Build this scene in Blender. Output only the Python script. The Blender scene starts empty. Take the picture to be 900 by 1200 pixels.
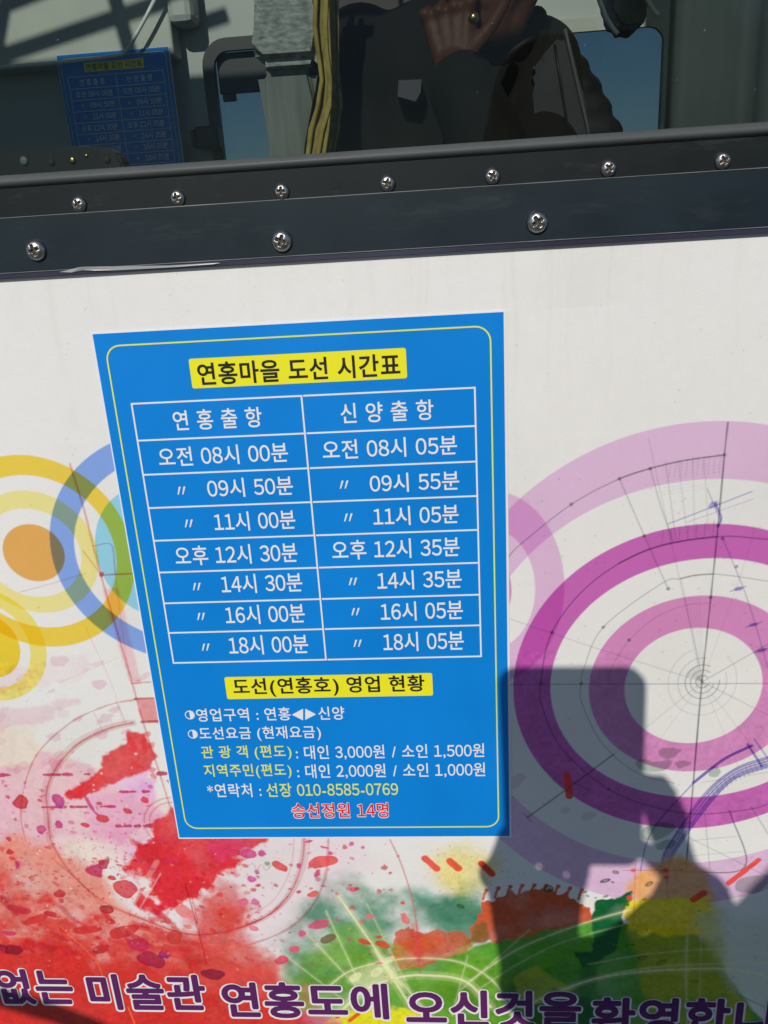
import bpy, bmesh, math, random
import numpy as np
from mathutils import Vector, Matrix

S = bpy.context.scene
COL = S.collection
random.seed(7)
RNG = np.random.default_rng(11)

# ------------------------------------------------------------------ camera
# The outer face of the boat's cabin wall is the plane Y = 0 (X along the wall, Z up).
CAM_ROWS = np.array([[0.99631482, 0.06195794, -0.05931262],      # right
                     [-0.0356133, -0.33026529, -0.94321606],     # down
                     [-0.07802862, 0.94185246, -0.32684167]])    # forward
CAM_LOC = np.array([0.17925, -0.41973, 0.04291])
FOCAL = 961.92                                                   # in pixels of the 900x1200 photograph

cam_data = bpy.data.cameras.new('camera')
cam_data.sensor_fit = 'VERTICAL'
cam_data.sensor_height = 36.0
cam_data.lens = FOCAL / 1200 * 36.0
cam_data.clip_start = 0.005
cam_data.clip_end = 3000
cam = bpy.data.objects.new('camera', cam_data)
COL.objects.link(cam)
m = Matrix.Identity(4)
for i in range(3):
    m[i][0] = CAM_ROWS[0][i]
    m[i][1] = -CAM_ROWS[1][i]
    m[i][2] = -CAM_ROWS[2][i]
    m[i][3] = CAM_LOC[i]
cam.matrix_world = m
S.camera = cam

# ------------------------------------------------------------------ sky, sun, exposure
SUN = Vector((-0.075, -0.41, 0.268)).normalized()                # towards the sun
world = bpy.data.worlds.new('World')
S.world = world
world.use_nodes = True
wn = world.node_tree.nodes
sky = wn.new('ShaderNodeTexSky')
sky.sky_type = 'NISHITA'
sky.sun_disc = False
sky.sun_elevation = math.asin(SUN.z)
sky.sun_rotation = math.atan2(SUN.x, SUN.y)
sky.air_density = 1.2
sky.dust_density = 0.1
sky.ozone_density = 6.0
bg = wn['Background']
bg.inputs['Strength'].default_value = 0.066
world.node_tree.links.new(sky.outputs[0], bg.inputs['Color'])
sun_data = bpy.data.lights.new('sun', 'SUN')
sun_data.energy = 3.12
sun_data.angle = math.radians(0.5)
sun_data.color = (1.0, 0.945, 0.86)
sun = bpy.data.objects.new('sun', sun_data)
COL.objects.link(sun)
sun.rotation_euler = (-SUN).to_track_quat('-Z', 'Y').to_euler()
S.view_settings.view_transform = 'Standard'
S.view_settings.look = 'None'
S.view_settings.exposure = 0.0
S.view_settings.gamma = 1.0
S.view_settings.use_curve_mapping = False
S.cycles.max_bounces = 8
S.cycles.transparent_max_bounces = 12

# ------------------------------------------------------------------ helpers
def W(u, v, y=0.0):
    """point of the plane Y = y that a traced point of the photograph lies on"""
    d = CAM_ROWS.T @ np.array([(u - 450) / FOCAL, (v - 600) / FOCAL, 1.0])
    t = (y - CAM_LOC[1]) / d[1]
    q = CAM_LOC + t * d
    return Vector((q[0], y, q[2]))

def W2(u, v):
    p = W(u, v)
    return np.array([p.x, p.z])

def shade_from(u, v, depth):
    """point at a distance in front of the wall whose shadow falls on a traced point"""
    p = W(u, v)
    k = depth / -SUN.y
    return p + SUN * k

def lin(c):
    c = np.asarray(c, float) / 255.0
    return np.where(c <= 0.04045, c / 12.92, ((c + 0.055) / 1.055) ** 2.4)

def alb(r, g, b, k=1.12):
    return np.clip(lin((r, g, b)) * k, 0.003, 0.86)

def mat(name, rgb, rough=0.5, metal=0.0, spec=0.5, noise=0.0, nscale=40.0, bump=0.0, bscale=200.0, coat=0.0, stretch=(1, 1, 1)):
    m = bpy.data.materials.new(name)
    m.use_nodes = True
    n = m.node_tree.nodes; l = m.node_tree.links
    b = n['Principled BSDF']
    b.inputs['Base Color'].default_value = (*[float(c) for c in rgb], 1)
    b.inputs['Roughness'].default_value = rough
    b.inputs['Metallic'].default_value = metal
    b.inputs['Specular IOR Level'].default_value = spec
    b.inputs['Coat Weight'].default_value = coat
    tc = n.new('ShaderNodeTexCoord')
    mp = n.new('ShaderNodeMapping')
    mp.inputs['Scale'].default_value = stretch
    l.new(tc.outputs['Object'], mp.inputs['Vector'])
    if noise:
        t = n.new('ShaderNodeTexNoise'); t.inputs['Scale'].default_value = nscale; t.inputs['Detail'].default_value = 6
        l.new(mp.outputs[0], t.inputs['Vector'])
        r = n.new('ShaderNodeMapRange')
        r.inputs[1].default_value = 0.3; r.inputs[2].default_value = 0.7
        r.inputs[3].default_value = 1 - noise; r.inputs[4].default_value = 1 + noise
        l.new(t.outputs[0], r.inputs[0])
        mx = n.new('ShaderNodeVectorMath'); mx.operation = 'SCALE'
        mx.inputs[0].default_value = [float(c) for c in rgb]
        l.new(r.outputs[0], mx.inputs['Scale'])
        l.new(mx.outputs[0], b.inputs['Base Color'])
        rr = n.new('ShaderNodeMapRange')
        rr.inputs[3].default_value = max(0.02, rough - 0.12); rr.inputs[4].default_value = min(1, rough + 0.12)
        l.new(t.outputs[0], rr.inputs[0]); l.new(rr.outputs[0], b.inputs['Roughness'])
    if bump:
        t2 = n.new('ShaderNodeTexNoise'); t2.inputs['Scale'].default_value = bscale; t2.inputs['Detail'].default_value = 3
        l.new(mp.outputs[0], t2.inputs['Vector'])
        bp = n.new('ShaderNodeBump'); bp.inputs['Strength'].default_value = bump; bp.inputs['Distance'].default_value = 0.001
        l.new(t2.outputs[0], bp.inputs['Height']); l.new(bp.outputs[0], b.inputs['Normal'])
    return m

def tag(o, label=None, cat=None, group=None, kind=None):
    if label: o['label'] = label
    if cat: o['category'] = cat
    if group: o['group'] = group
    if kind: o['kind'] = kind
    return o

def empty(name, loc=(0, 0, 0)):
    o = bpy.data.objects.new(name, None)
    o.empty_display_size = 0.02
    o.location = loc
    COL.objects.link(o)
    return o

def link_mesh(name, me, material, parent=None, loc=None, smooth=False):
    o = bpy.data.objects.new(name, me)
    COL.objects.link(o)
    if material is not None:
        me.materials.append(material)
    if smooth:
        me.polygons.foreach_set('use_smooth', np.ones(len(me.polygons), bool))
    if parent is not None:
        o.parent = parent
        base = Vector(parent.location)
        if parent.parent is not None: base = base + Vector(parent.parent.location)
        if loc is None: o.location = -base                       # mesh given in world coordinates
        else: o.location = Vector(loc) - base
    elif loc is not None:
        o.location = loc
    return o

def bm_obj(name, bm, material, parent=None, loc=None, smooth=False):
    me = bpy.data.meshes.new(name)
    bmesh.ops.recalc_face_normals(bm, faces=bm.faces)
    bm.to_mesh(me); bm.free()
    return link_mesh(name, me, material, parent, loc, smooth)

def box(bm, x0, x1, y0, y1, z0, z1, bevel=0.0, seg=2):
    r = bmesh.ops.create_cube(bm, size=1)
    vs = r['verts']
    for v in vs:
        v.co = Vector((x0 + (v.co.x + .5) * (x1 - x0), y0 + (v.co.y + .5) * (y1 - y0), z0 + (v.co.z + .5) * (z1 - z0)))
    if bevel:
        es = {e for v in vs for e in v.link_edges}
        bmesh.ops.bevel(bm, geom=list(es), offset=bevel, segments=seg, affect='EDGES', profile=.5)

def poly_prism(bm, pts, y0, y1):
    """outline (x, z) given a thickness between two depths"""
    a = [bm.verts.new((p[0], y0, p[1])) for p in pts]
    b = [bm.verts.new((p[0], y1, p[1])) for p in pts]
    bm.faces.new(a); bm.faces.new(b[::-1])
    n = len(pts)
    for i in range(n):
        bm.faces.new((a[i], a[(i + 1) % n], b[(i + 1) % n], b[i]))

def tube(bm, pts, r, seg=10, radii=None):
    pts = [Vector(p) for p in pts]
    rings = []
    for i, p in enumerate(pts):
        d = (pts[min(i + 1, len(pts) - 1)] - pts[max(i - 1, 0)]).normalized()
        a = d.orthogonal().normalized() if i == 0 else (prev - d * prev.dot(d)).normalized()
        prev = a
        b = d.cross(a)
        rr = radii[i] if radii else r
        rings.append([bm.verts.new(p + (a * math.cos(t) + b * math.sin(t)) * rr) for t in [2 * math.pi * k / seg for k in range(seg)]])
    for i in range(len(rings) - 1):
        for k in range(seg):
            bm.faces.new((rings[i][k], rings[i][(k + 1) % seg], rings[i + 1][(k + 1) % seg], rings[i + 1][k]))
    bm.faces.new(rings[0][::-1]); bm.faces.new(rings[-1])

def rounded(x0, x1, z0, z1, r, n=6):
    out = []
    for cx, cz, a0 in ((x1 - r, z1 - r, 0), (x0 + r, z1 - r, 90), (x0 + r, z0 + r, 180), (x1 - r, z0 + r, 270)):
        for k in range(n + 1):
            a = math.radians(a0 + 90 * k / n)
            out.append((cx + r * math.cos(a), cz + r * math.sin(a)))
    return out

def ring_prism(bm, outer, inner, y0, y1):
    n = len(outer)
    A = [[bm.verts.new((p[0], y, p[1])) for p in lst] for lst in (outer, inner) for y in (y0, y1)]
    o0, o1, i0, i1 = A
    for k in range(n):
        j = (k + 1) % n
        bm.faces.new((o0[k], o0[j], i0[j], i0[k]))
        bm.faces.new((o1[k], i1[k], i1[j], o1[j]))
        bm.faces.new((o0[k], o1[k], o1[j], o0[j]))
        bm.faces.new((i0[k], i0[j], i1[j], i1[k]))

# ------------------------------------------------------------------ lettering
_glyphs = {}
def glyph(ch, bold):
    """(vertices, faces, left, right) of one character; figures are drawn in the same face as the hangul"""
    key = (ch, bold)
    if key in _glyphs: return _glyphs[key]
    wide = ch.isdigit()
    cu = bpy.data.curves.new('lettering', 'FONT')
    cu.body = chr(0xFF10 + int(ch)) if wide else ch
    cu.size = 1.0; cu.offset = bold; cu.resolution_u = 4
    ob = bpy.data.objects.new('lettering', cu)
    COL.objects.link(ob)
    bpy.context.view_layer.update()
    me = bpy.data.meshes.new_from_object(ob.evaluated_get(bpy.context.evaluated_depsgraph_get()))
    bpy.data.objects.remove(ob); bpy.data.curves.remove(cu)
    co = np.empty(len(me.vertices) * 3, np.float32); me.vertices.foreach_get('co', co); co = co.reshape(-1, 3)[:, :2]
    fs = [tuple(p.vertices) for p in me.polygons]
    bpy.data.meshes.remove(me)
    if wide: co = co * np.array([.93, 1.0], np.float32)
    lo, hi = float(co[:, 0].min()), float(co[:, 0].max())
    if wide: left, adv = (lo + hi) / 2 - .29, .58
    elif ord(ch) > 0x1000: left, adv = 0.0, .95
    else: left, adv = lo - .07, hi - lo + .14
    _glyphs[key] = (co, fs, left, adv)
    return _glyphs[key]

def text_mesh(s, bold=0.0, heavy=0.0, space=.30):
    """one flat mesh of a line of writing; heavy = strokes thickened by fanned copies of each letter"""
    vs, fs = [], []
    shifts = [(0.0, 0.0)]
    if heavy:
        for rr, n in ((heavy, 16 if heavy > .05 else 10), (heavy * .5, 8)):
            shifts += [(rr * math.cos(2 * math.pi * k / n), rr * math.sin(2 * math.pi * k / n)) for k in range(n)]
    x = 0.0; base = 0
    for ch in s:
        if ch == ' ':
            x += space; continue
        co, gf, left, adv = glyph(ch, bold)
        for i, (dx, dz) in enumerate(shifts):
            c = np.zeros((len(co), 3), np.float32)
            c[:, 0] = co[:, 0] - left + x + dx; c[:, 1] = co[:, 1] + dz; c[:, 2] = i * 6e-6
            vs.append(c); fs += [tuple(v + base for v in f) for f in gf]; base += len(co)
        x += adv
    me = bpy.data.meshes.new('lettering')
    me.from_pydata(np.concatenate(vs).tolist(), [], fs)
    return me

def text_coords(me):
    co = np.empty(len(me.vertices) * 3, np.float32)
    me.vertices.foreach_get('co', co)
    return co.reshape(-1, 3)

def lettering(name, s, x0, x1, zc, h, y, material, parent, bold=0.012, ref=None, heavy=0.0, space=.30):
    """writing fitted to a box on the wall plane; ref = bounds of the lettering it outlines"""
    me = text_mesh(s, bold, heavy, space)
    co = text_coords(me)
    lo, hi = (co.min(0), co.max(0)) if ref is None else ref
    sx = (x1 - x0) / (hi[0] - lo[0]); sz = h / (hi[1] - lo[1])
    out = np.zeros_like(co)
    out[:, 0] = x0 + (co[:, 0] - lo[0]) * sx
    out[:, 2] = zc + (co[:, 1] - (lo[1] + hi[1]) / 2) * sz
    out[:, 1] = y - co[:, 2]
    me.vertices.foreach_set('co', out.ravel()); me.update()
    o = link_mesh(name, me, material, parent)
    return o, (lo, hi)

def px_text(name, s, l, r, h, y, material, parent, **k):
    """l, r: traced ends of the mid line; h: traced glyph height"""
    a, b = W(*l, y), W(*r, y)
    c = ((l[0] + r[0]) / 2, (l[1] + r[1]) / 2)
    t, bt = W(c[0], c[1] - h / 2, y), W(c[0], c[1] + h / 2, y)
    return lettering(name, s, a.x, b.x, (t.z + bt.z) / 2, t.z - bt.z, y, material, parent, **k)

# ------------------------------------------------------------------ printed mural of the wall (colour attribute)
STEP = 0.00055
gx = np.concatenate([np.arange(-1.1, -0.205, 0.012), np.arange(-0.205, 0.425, STEP), np.arange(0.428, 1.3, 0.012)])
gz = np.concatenate([np.arange(-1.12, -0.505, 0.012), np.arange(-0.505, 0.036, STEP)])
NX, NZ = len(gx), len(gz)
PX, PZ = np.meshgrid(gx.astype(np.float32), gz.astype(np.float32))

_lat = [RNG.random((257, 257)).astype(np.float32) for _ in range(4)]
def vnoise(x, z, k):
    L = _lat[k % 4]
    xi = np.floor(x).astype(int); zi = np.floor(z).astype(int)
    fx = x - xi; fz = z - zi
    fx = fx * fx * (3 - 2 * fx); fz = fz * fz * (3 - 2 * fz)
    xi &= 255; zi &= 255
    return (L[zi, xi] * (1 - fx) + L[zi, xi + 1] * fx) * (1 - fz) + (L[zi + 1, xi] * (1 - fx) + L[zi + 1, xi + 1] * fx) * fz
def fbm(x, z, size, octaves=4, k=0):
    s = 0; a = 1.0; t = 0; f = 1.0 / size
    for i in range(octaves):
        s = s + a * vnoise(x * f + 37.3 * i + 11 * k, z * f + 17.7 * i + 5 * k, i + k); t += a
        a *= 0.5; f *= 2.03
    return s / t - 0.5                                             # about -0.35 .. 0.35

ART = np.empty((NZ, NX, 3), np.float32)
ART[:] = np.array([0.80, 0.785, 0.755])

def sub(x0, x1, z0, z1):
    i0, i1 = np.searchsorted(gx, [x0, x1]); j0, j1 = np.searchsorted(gz, [z0, z1])
    return slice(max(j0 - 1, 0), min(j1 + 1, NZ)), slice(max(i0 - 1, 0), min(i1 + 1, NX))
def blend(sl, mask, rgb, mode='over'):
    rgb = np.asarray(rgb, np.float32)
    a = np.clip(mask, 0, 1)[..., None].astype(np.float32)
    if mode == 'mul': ART[sl] *= (1 - a) + a * rgb
    elif mode == 'add': ART[sl] += a * (rgb - ART[sl]) * 0.9
    else: ART[sl] = ART[sl] * (1 - a) + a * rgb
def sstep(a, b, x):
    t = np.clip((x - a) / (b - a), 0, 1)
    return t * t * (3 - 2 * t)

def fit_ellipse(pts):
    P = np.array([W2(*p) for p in pts]); c0 = P.mean(0); s = P.std()
    X = (P - c0) / s
    # weakly regularised  A x^2 + B z^2 + C x + D z = 1
    M = np.stack([X[:, 0] ** 2, X[:, 1] ** 2, X[:, 0], X[:, 1]], 1)
    A, B, C, D = np.linalg.lstsq(M, np.ones(len(X)), rcond=None)[0]
    cx, cz = -C / (2 * A), -D / (2 * B)
    k = 1 + A * cx * cx + B * cz * cz
    return np.array([cx, cz]) * s + c0, math.sqrt(k / A) * s, math.sqrt(k / B) * s
def ell_mask(e, sl, soft=STEP):
    (c, rx, rz) = e
    r = np.sqrt(((PX[sl] - c[0]) / rx) ** 2 + ((PZ[sl] - c[1]) / rz) ** 2)
    return np.clip((1 - r) * min(rx, rz) / soft + 0.5, 0, 1)
def ring(outer, inner, rgb):
    e = fit_ellipse(outer)
    sl = sub(e[0][0] - e[1] * 1.05, e[0][0] + e[1] * 1.05, e[0][1] - e[2] * 1.05, e[0][1] + e[2] * 1.05)
    mk = ell_mask(e, sl)
    if inner: mk = mk * (1 - ell_mask(fit_ellipse(inner), sl))
    blend(sl, mk, rgb, 'mul')

def seg_dist(X, Z, a, b):
    d = b - a; L = float(d @ d) + 1e-12
    t = np.clip(((X - a[0]) * d[0] + (Z - a[1]) * d[1]) / L, 0, 1)
    return np.hypot(X - a[0] - t * d[0], Z - a[1] - t * d[1])
def smooth_path(pts, n=8):
    P = [np.array(p, float) for p in pts]
    if len(P) < 3: return P
    P = [2 * P[0] - P[1]] + P + [2 * P[-1] - P[-2]]
    out = []
    for i in range(1, len(P) - 2):
        p0, p1, p2, p3 = P[i - 1:i + 3]
        for k in range(n):
            t = k / n
            out.append(.5 * (2 * p1 + (p2 - p0) * t + (2 * p0 - 5 * p1 + 4 * p2 - p3) * t * t + (3 * p1 - p0 - 3 * p2 + p3) * t ** 3))
    out.append(P[-2])
    return out
def stroke(pts, w, rgb, alpha=1.0, mode='mul', soft=0.0004, rough=0.0, wall=False):
    Q = smooth_path(pts if wall else [W2(*p) for p in pts])
    for a, b in zip(Q[:-1], Q[1:]):
        pad = w + soft * 2 + rough
        sl = sub(min(a[0], b[0]) - pad, max(a[0], b[0]) + pad, min(a[1], b[1]) - pad, max(a[1], b[1]) + pad)
        if PX[sl].size == 0: continue
        d = seg_dist(PX[sl], PZ[sl], a, b)
        if rough: d = d + rough * fbm(PX[sl], PZ[sl], 0.006, 3, 1)
        STROKE[sl] = np.maximum(STROKE[sl], np.clip((w / 2 - d) / soft + 0.5, 0, 1))
    P = np.array(Q)
    pad = w + soft * 2 + rough
    sl = sub(P[:, 0].min() - pad, P[:, 0].max() + pad, P[:, 1].min() - pad, P[:, 1].max() + pad)
    blend(sl, STROKE[sl] * alpha, rgb, mode)
    STROKE[sl] = 0
STROKE = np.zeros((NZ, NX), np.float32)

def sdf(X, Z, P):
    d = np.full(X.shape, 1e9, np.float32); inside = np.zeros(X.shape, bool)
    n = len(P)
    for i in range(n):
        a, b = P[i], P[(i + 1) % n]
        d = np.minimum(d, seg_dist(X, Z, a, b))
        c = (a[1] > Z) != (b[1] > Z)
        xi = (b[0] - a[0]) * (Z - a[1]) / (b[1] - a[1] + 1e-12) + a[0]
        inside ^= c & (X < xi)
    return np.where(inside, d, -d)
def wash(pts, rgb, alpha=1.0, soft=0.002, wob=0.0, size=0.02, mode='over', blotch=0.0, k=0, oct=5, bsize=0.03, grow=0.0):
    P = np.array([W2(*p) for p in pts]); pad = soft * 2 + wob + grow
    sl = sub(P[:, 0].min() - pad, P[:, 0].max() + pad, P[:, 1].min() - pad, P[:, 1].max() + pad)
    X, Z = PX[sl], PZ[sl]
    d = sdf(X, Z, P) + grow
    if wob: d = d + wob * 2.2 * fbm(X, Z, size, oct, k)
    mk = sstep(-soft, soft, d) * alpha
    if blotch: mk = mk * np.clip(1 + blotch * 3.0 * fbm(X, Z, bsize, 5, k + 1), 0, 1.4)
    blend(sl, mk, rgb, mode)
def splat(u, v, r, rgb, alpha=0.95, asp=1.0, ang=0.0, mode='over', wob=0.25, edge=0.0):
    c = W2(u, v); pxm = (W2(u + 1, v) - c)[0]
    R = r * pxm
    sl = sub(c[0] - R * 2.2, c[0] + R * 2.2, c[1] - R * 2.2, c[1] + R * 2.2)
    X, Z = PX[sl] - c[0], PZ[sl] - c[1]
    if X.size == 0: return
    ca, sa = math.cos(ang), math.sin(ang)
    x = X * ca + Z * sa; z = (-X * sa + Z * ca) / asp
    d = R - np.hypot(x, z) + wob * R * 2 * fbm(PX[sl], PZ[sl], R * 1.2 + 1e-4, 2, 2)
    mk = np.clip(d / 0.0009 + 0.5, 0, 1)
    if edge: mk = mk * (edge + (1 - edge) * np.clip(1 - (d - 0.0006) / 0.0012, 0, 1))
    blend(sl, mk * alpha, rgb, mode)

# overall faint paper tone
full = (slice(None), slice(None))
def mulc(r, g, b):                                                # multiply ink from the photographed tint of that ink on white
    return np.clip(lin((r, g, b)) / lin((222, 219, 211)), 0.0, 1.0)

# -- ring ornaments
ring([(611,577.5),(673,536.7),(741,512),(805.6,499),(854.7,494.4),(900,496.6),(595,983),(686,1049),(822,1053),(900,1045)],
     [(596,678),(650.7,626.6),(733.8,580),(801.8,563.9),(854.7,561.6),(900,564),(600,931),(659,979),(717,1003),(783,1009),(845,1006),(900,995)], mulc(211,176,200))
ring([(602,801),(611,752),(635.6,703),(684.7,665),(756.5,627),(805.6,616),(847,613),(900,621.7),(608,847),(635.6,898),(678,937),(725,960),(783,970),(842,968),(900,952)],
     [(643,801),(650.7,767),(673,729),(711,693),(756.5,669),(801.8,656.8),(839.6,654),(900,667),(642.5,789),(647,820),(674.5,870.6),(713,905.5),(760,927),(806.7,937.5),(853,933),(900,915)], mulc(190,98,168))
ring([(690,801),(700,767),(726,733),(764,708.5),(801.8,699),(839.6,698),(873.5,708.5),(900,723.6),(689,796.7),(697.8,835.6),(717,866.7),(752,892),(783,901),(822,903.6),(861,896),(900,876)],
     [(731,801),(741,774.7),(764,752),(794,738.8),(824,735.8),(858.5,746),(885,773),(891.7,797),(731,800.6),(740.6,831.7),(767.8,859),(799,868.6),(822,869.8),(853,862.8),(880.6,841),(890.7,808)], mulc(204,132,178))
def circ(c, r):
    c = W2(*c)
    return (c, r, r)
def ring_e(eo, ei, rgb):
    sl = sub(eo[0][0] - eo[1] * 1.05, eo[0][0] + eo[1] * 1.05, eo[0][1] - eo[2] * 1.05, eo[0][1] + eo[2] * 1.05)
    mk = ell_mask(eo, sl)
    if ei is not None: mk = mk * (1 - ell_mask(ei, sl))
    blend(sl, mk, rgb, 'mul')
pc = W2(575, 692)
ring_e((pc, 0.0405, 0.0585), (pc, 0.0245, 0.0365), mulc(211,174,199))
ring_e((pc, 0.0115, 0.0205), None, mulc(204,132,178))
ring([(0,530.6),(35,532.7),(70,543.8),(99,562.7),(131,599),(151.7,637),(160.5,675),(154.7,704),(128,736),(87.5,753),(49.6,755),(0,740.7)],
     [(0,555.4),(35,557.8),(70,570),(105,593),(128,625.5),(138.6,663),(128,701),(99,726),(64,734),(29,730.5),(0,716)], mulc(222,192,70))
ring([(0,578.8),(35,575),(70,587.5),(96,611),(113.8,640),(115,672),(102,698.4),(76,714.5),(44,716.5),(17.5,710)],
     [(0,600.7),(29,595.7),(58,605),(84.6,628),(96,657.6),(87.5,684),(70,695.5),(44,698),(14.6,689.7)], mulc(226,210,134))
ring([(3,643),(14.6,619.6),(32,614),(58,622.6),(73,640),(76.5,654.7),(67,673.6),(44,681),(17.5,670.7),(5.8,654.7)], None, mulc(214,160,84))
y2 = W2(-14, 757)
ring_e((y2, 0.0345 + 0.001, 0.0375), (y2, 0.0255, 0.0285), mulc(226,206,110))
ring_e((y2, 0.0195, 0.0215), None, mulc(228,192,52))
ring([(131,521),(99,538),(73,568.6),(60,602),(57.5,631),(67,672),(93,710),(131,746.6),(173.6,768)],
     [(136,552.5),(113.8,568.6),(93,596),(87,628),(93,666),(116.7,701),(143,726),(169,741.6)], mulc(126,156,212))
ring([(140,578),(119.6,600.7),(112,628),(116.7,666),(137,698),(165,717)], None, mulc(142,196,218))

# -- drafting lines (fine ink)
INK = mulc(70, 80, 84); VIO = mulc(96, 70, 170); RUST = mulc(190, 72, 76)
def dl(pts, a=0.5, w=0.0006, c=INK): stroke(pts, w, c, a)
dl([(853,495),(849,533),(841.5,616),(833,700),(822.5,799)], .75, .0008)
dl([(822.5,799),(813,910),(803.5,1022)], .8, .0009)
dl([(598,802),(900,801)], .55)
dl([(849,533),(800,540),(762,549),(726,561),(669.6,591),(609,638.7),(594,655.7)], .55)
dl([(849,533),(800,540),(762,549),(726,561)], .45, .0009)
dl([(900,632),(840,629),(760,644),(692,684),(647,740.7),(633.7,801),(636,830),(659,878),(713,925),(768,946),(818,954),(880.6,948),(905,940)], .6, .0007)
dl([(840,629),(800,634),(760,644),(725,660)], .5, .0010)
dl([(900,681),(836,672.7),(798,678),(775,684),(707,735),(684.7,782),(681,801),(682,824),(705.6,870.6),(745,905),(790,918)], .45)
dl([(836,672.7),(812,674.5),(798,678)], .5, .0008)
dl([(832,706.7),(802,709.7),(768,724),(737.6,750),(717,782),(712,801)], .25)
dl([(726,561),(755,628),(783,690)], .45)
dl([(760,514),(790,650),(824,801)], .22)
dl([(762,549),(774,592),(789,635)], .4)
dl([(780,541),(792,632)], .3); dl([(795,540),(805,625)], .22); dl([(812,536),(814,625)], .2); dl([(825,535),(830,620)], .2)
for k in range(10): dl([(786 + 6.5 * k, 542 - .8 * k), (784 + 6.5 * k, 560 - .6 * k)], .18, .0005)
for k in range(9): dl([(776, 548 + 4 * k), (848, 536 + 4 * k)], .10, .0005)
for k in range(7): dl([(775 + 10 * k, 640 - 2 * k), (777 + 10 * k, 622 - 2 * k)], .3, .0005)
for k in range(6): dl([(760, 640 - 3 * k), (841, 627 - 3 * k)], .18, .0005)
for k in range(5): dl([(803 + 4 * k, 700), (817 + 2 * k, 780)], .15, .0005)
dl([(798,678),(824,801)], .22)
dl([(598,725.6),(700,760),(823,799)], .28); dl([(823,799),(900,838)], .35); dl([(823,799),(889,761),(905,752)], .4)
dl([(823,799),(870,668),(884,620)], .12); dl([(823,799),(719,884)], .2)
dl([(823,799),(745,905)], .14); dl([(823,799),(905,905)], .18); dl([(823,799),(868,905)], .14)
dl([(618,958),(668,922),(719,884)], .7, .0009); dl([(613,953),(623,963)], .6); dl([(668,915),(690,926)], .6)
dl([(803.5,1022),(872.8,1016),(855,950)], .75, .0008); dl([(832,1019),(826,955)], .35); dl([(812,985),(864,980)], .3); dl([(808,1003),(868,998)], .25)
dl([(847,631),(875,700),(900,782)], .45, .0007, VIO)
dl([(783,614),(835,594),(881,576)], .55, .0007, VIO); dl([(805,612),(882,585)], .35, .0005, VIO)
dl([(838,590),(845,606),(842,616)], .7, .0012, VIO); dl([(829,573),(845,612)], .5, .0006, VIO)
splat(837, 591, 6, VIO, .55, .7, .5, 'mul', .5)
for (u, v) in ((883,732),(893,762),(865,690)): splat(u, v, 5, VIO, .6, .5, .2, 'mul', .4); dl([(u-9,v+3),(u+9,v-3)], .6, .0007, VIO)
cc = W2(823, 799)
for rr, a in ((.0035,.6),(.0065,.5),(.0095,.55),(.0135,.3),(.019,.22)):
    t0 = 0.4 + rr * 80
    stroke([cc + rr * np.array([math.cos(t), math.sin(t) * 1.15]) for t in np.linspace(t0, t0 + 5.2, 18)], .0006, INK, a, wall=True)
for k in range(8):
    t = 2.6 - k * .1
    stroke([cc, cc + .011 * np.array([math.cos(t), math.sin(t)])], .0005, INK, .3, wall=True)
dl([(813,917),(768,968),(752,1012),(748,1080)], .6, .0010, VIO)
dl([(880.6,874),(848,890),(813,917)], .85, .0020, VIO)
dl([(782,1000),(827,940),(858,909),(902,893)], .22, .0068, VIO)
for o in (0, 2, 4, 7, 10, 12):
    dl([(783-o*.8,1022),(791-o*.8,999-o*.4),(830-o*.5,944-o),(861,913-o),(902,898-o)], .7, .0009, VIO)
for k in range(14): dl([(833 + 5 * k, 938 - 4.4 * k + k * k * .12), (829 + 5 * k, 929 - 4.4 * k + k * k * .12)], .4, .0006, VIO)
dl([(876,872),(893,898)], .8, .0014, VIO); dl([(884,866),(902,892)], .6, .0010, VIO)
dl([(783,1022),(782,1045),(787,1073),(814,1127),(861,1162),(892,1178),(930,1190)], .8, .0009)
dl([(822,917),(900,905)], .35, .0005); dl([(770,1020),(783,1085)], .25, .0005)
dl([(780,968),(905,1030)], .35, .0006); dl([(880,945),(905,985)], .5, .0006)
for (u, v) in ((849,533),(841.5,616),(833,700),(726,561),(783,690),(633.7,801),(681,801),(713,925),(669.6,591),(762,549),(847,631),(863,664),(647,741),(707,735),(737,750),(755,628)):
    splat(u, v, 2.0, INK, .7, 1, 0, 'mul')
for k in range(90):                                               # fine specks of the drafting sheet
    splat(random.uniform(600, 900), random.uniform(560, 1010), random.uniform(.4, 1.0), INK, .4, 1, 0, 'mul')

# -- left: pale stains and red drafting
BL = alb(214, 178, 190)
for k in range(46):
    u, v = random.uniform(-30, 170), random.uniform(775, 905)
    splat(u, v, random.uniform(2, 11), mulc(214, 176, 186), random.uniform(.25, .7), random.uniform(.25, .9), random.uniform(.1, .7), 'mul', .9)
wash([(-60,850),(40,825),(90,822),(60,842),(-60,868)], mulc(216,186,190), .7, .002, .006, .012, 'mul', .3)
wash([(-80,800),(60,778),(110,760),(90,790),(-60,830)], mulc(220,198,198), .5, .002, .008, .012, 'mul', .5)
wash([(-120,830),(30,850),(110,910),(200,960),(150,1010),(60,1010),(-120,1010)], mulc(228,204,184), .8, .008, .015, .03, 'mul', .2)
wash([(-120,915),(20,905),(60,880),(105,893),(120,905),(175,900),(180,950),(150,985),(90,990),(60,1000),(-120,985)], mulc(222,182,204), .75, .0014, .012, .02, 'mul', .35, 2)
wash([(90,930),(180,920),(195,970),(160,1010),(110,1000)], mulc(224,186,208), .7, .003, .01, .02, 'mul', .4, 3)
wash([(60,985),(110,985),(150,1010),(120,1040),(70,1020)], alb(232,214,206), .55, .004, .012, .02)
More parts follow.
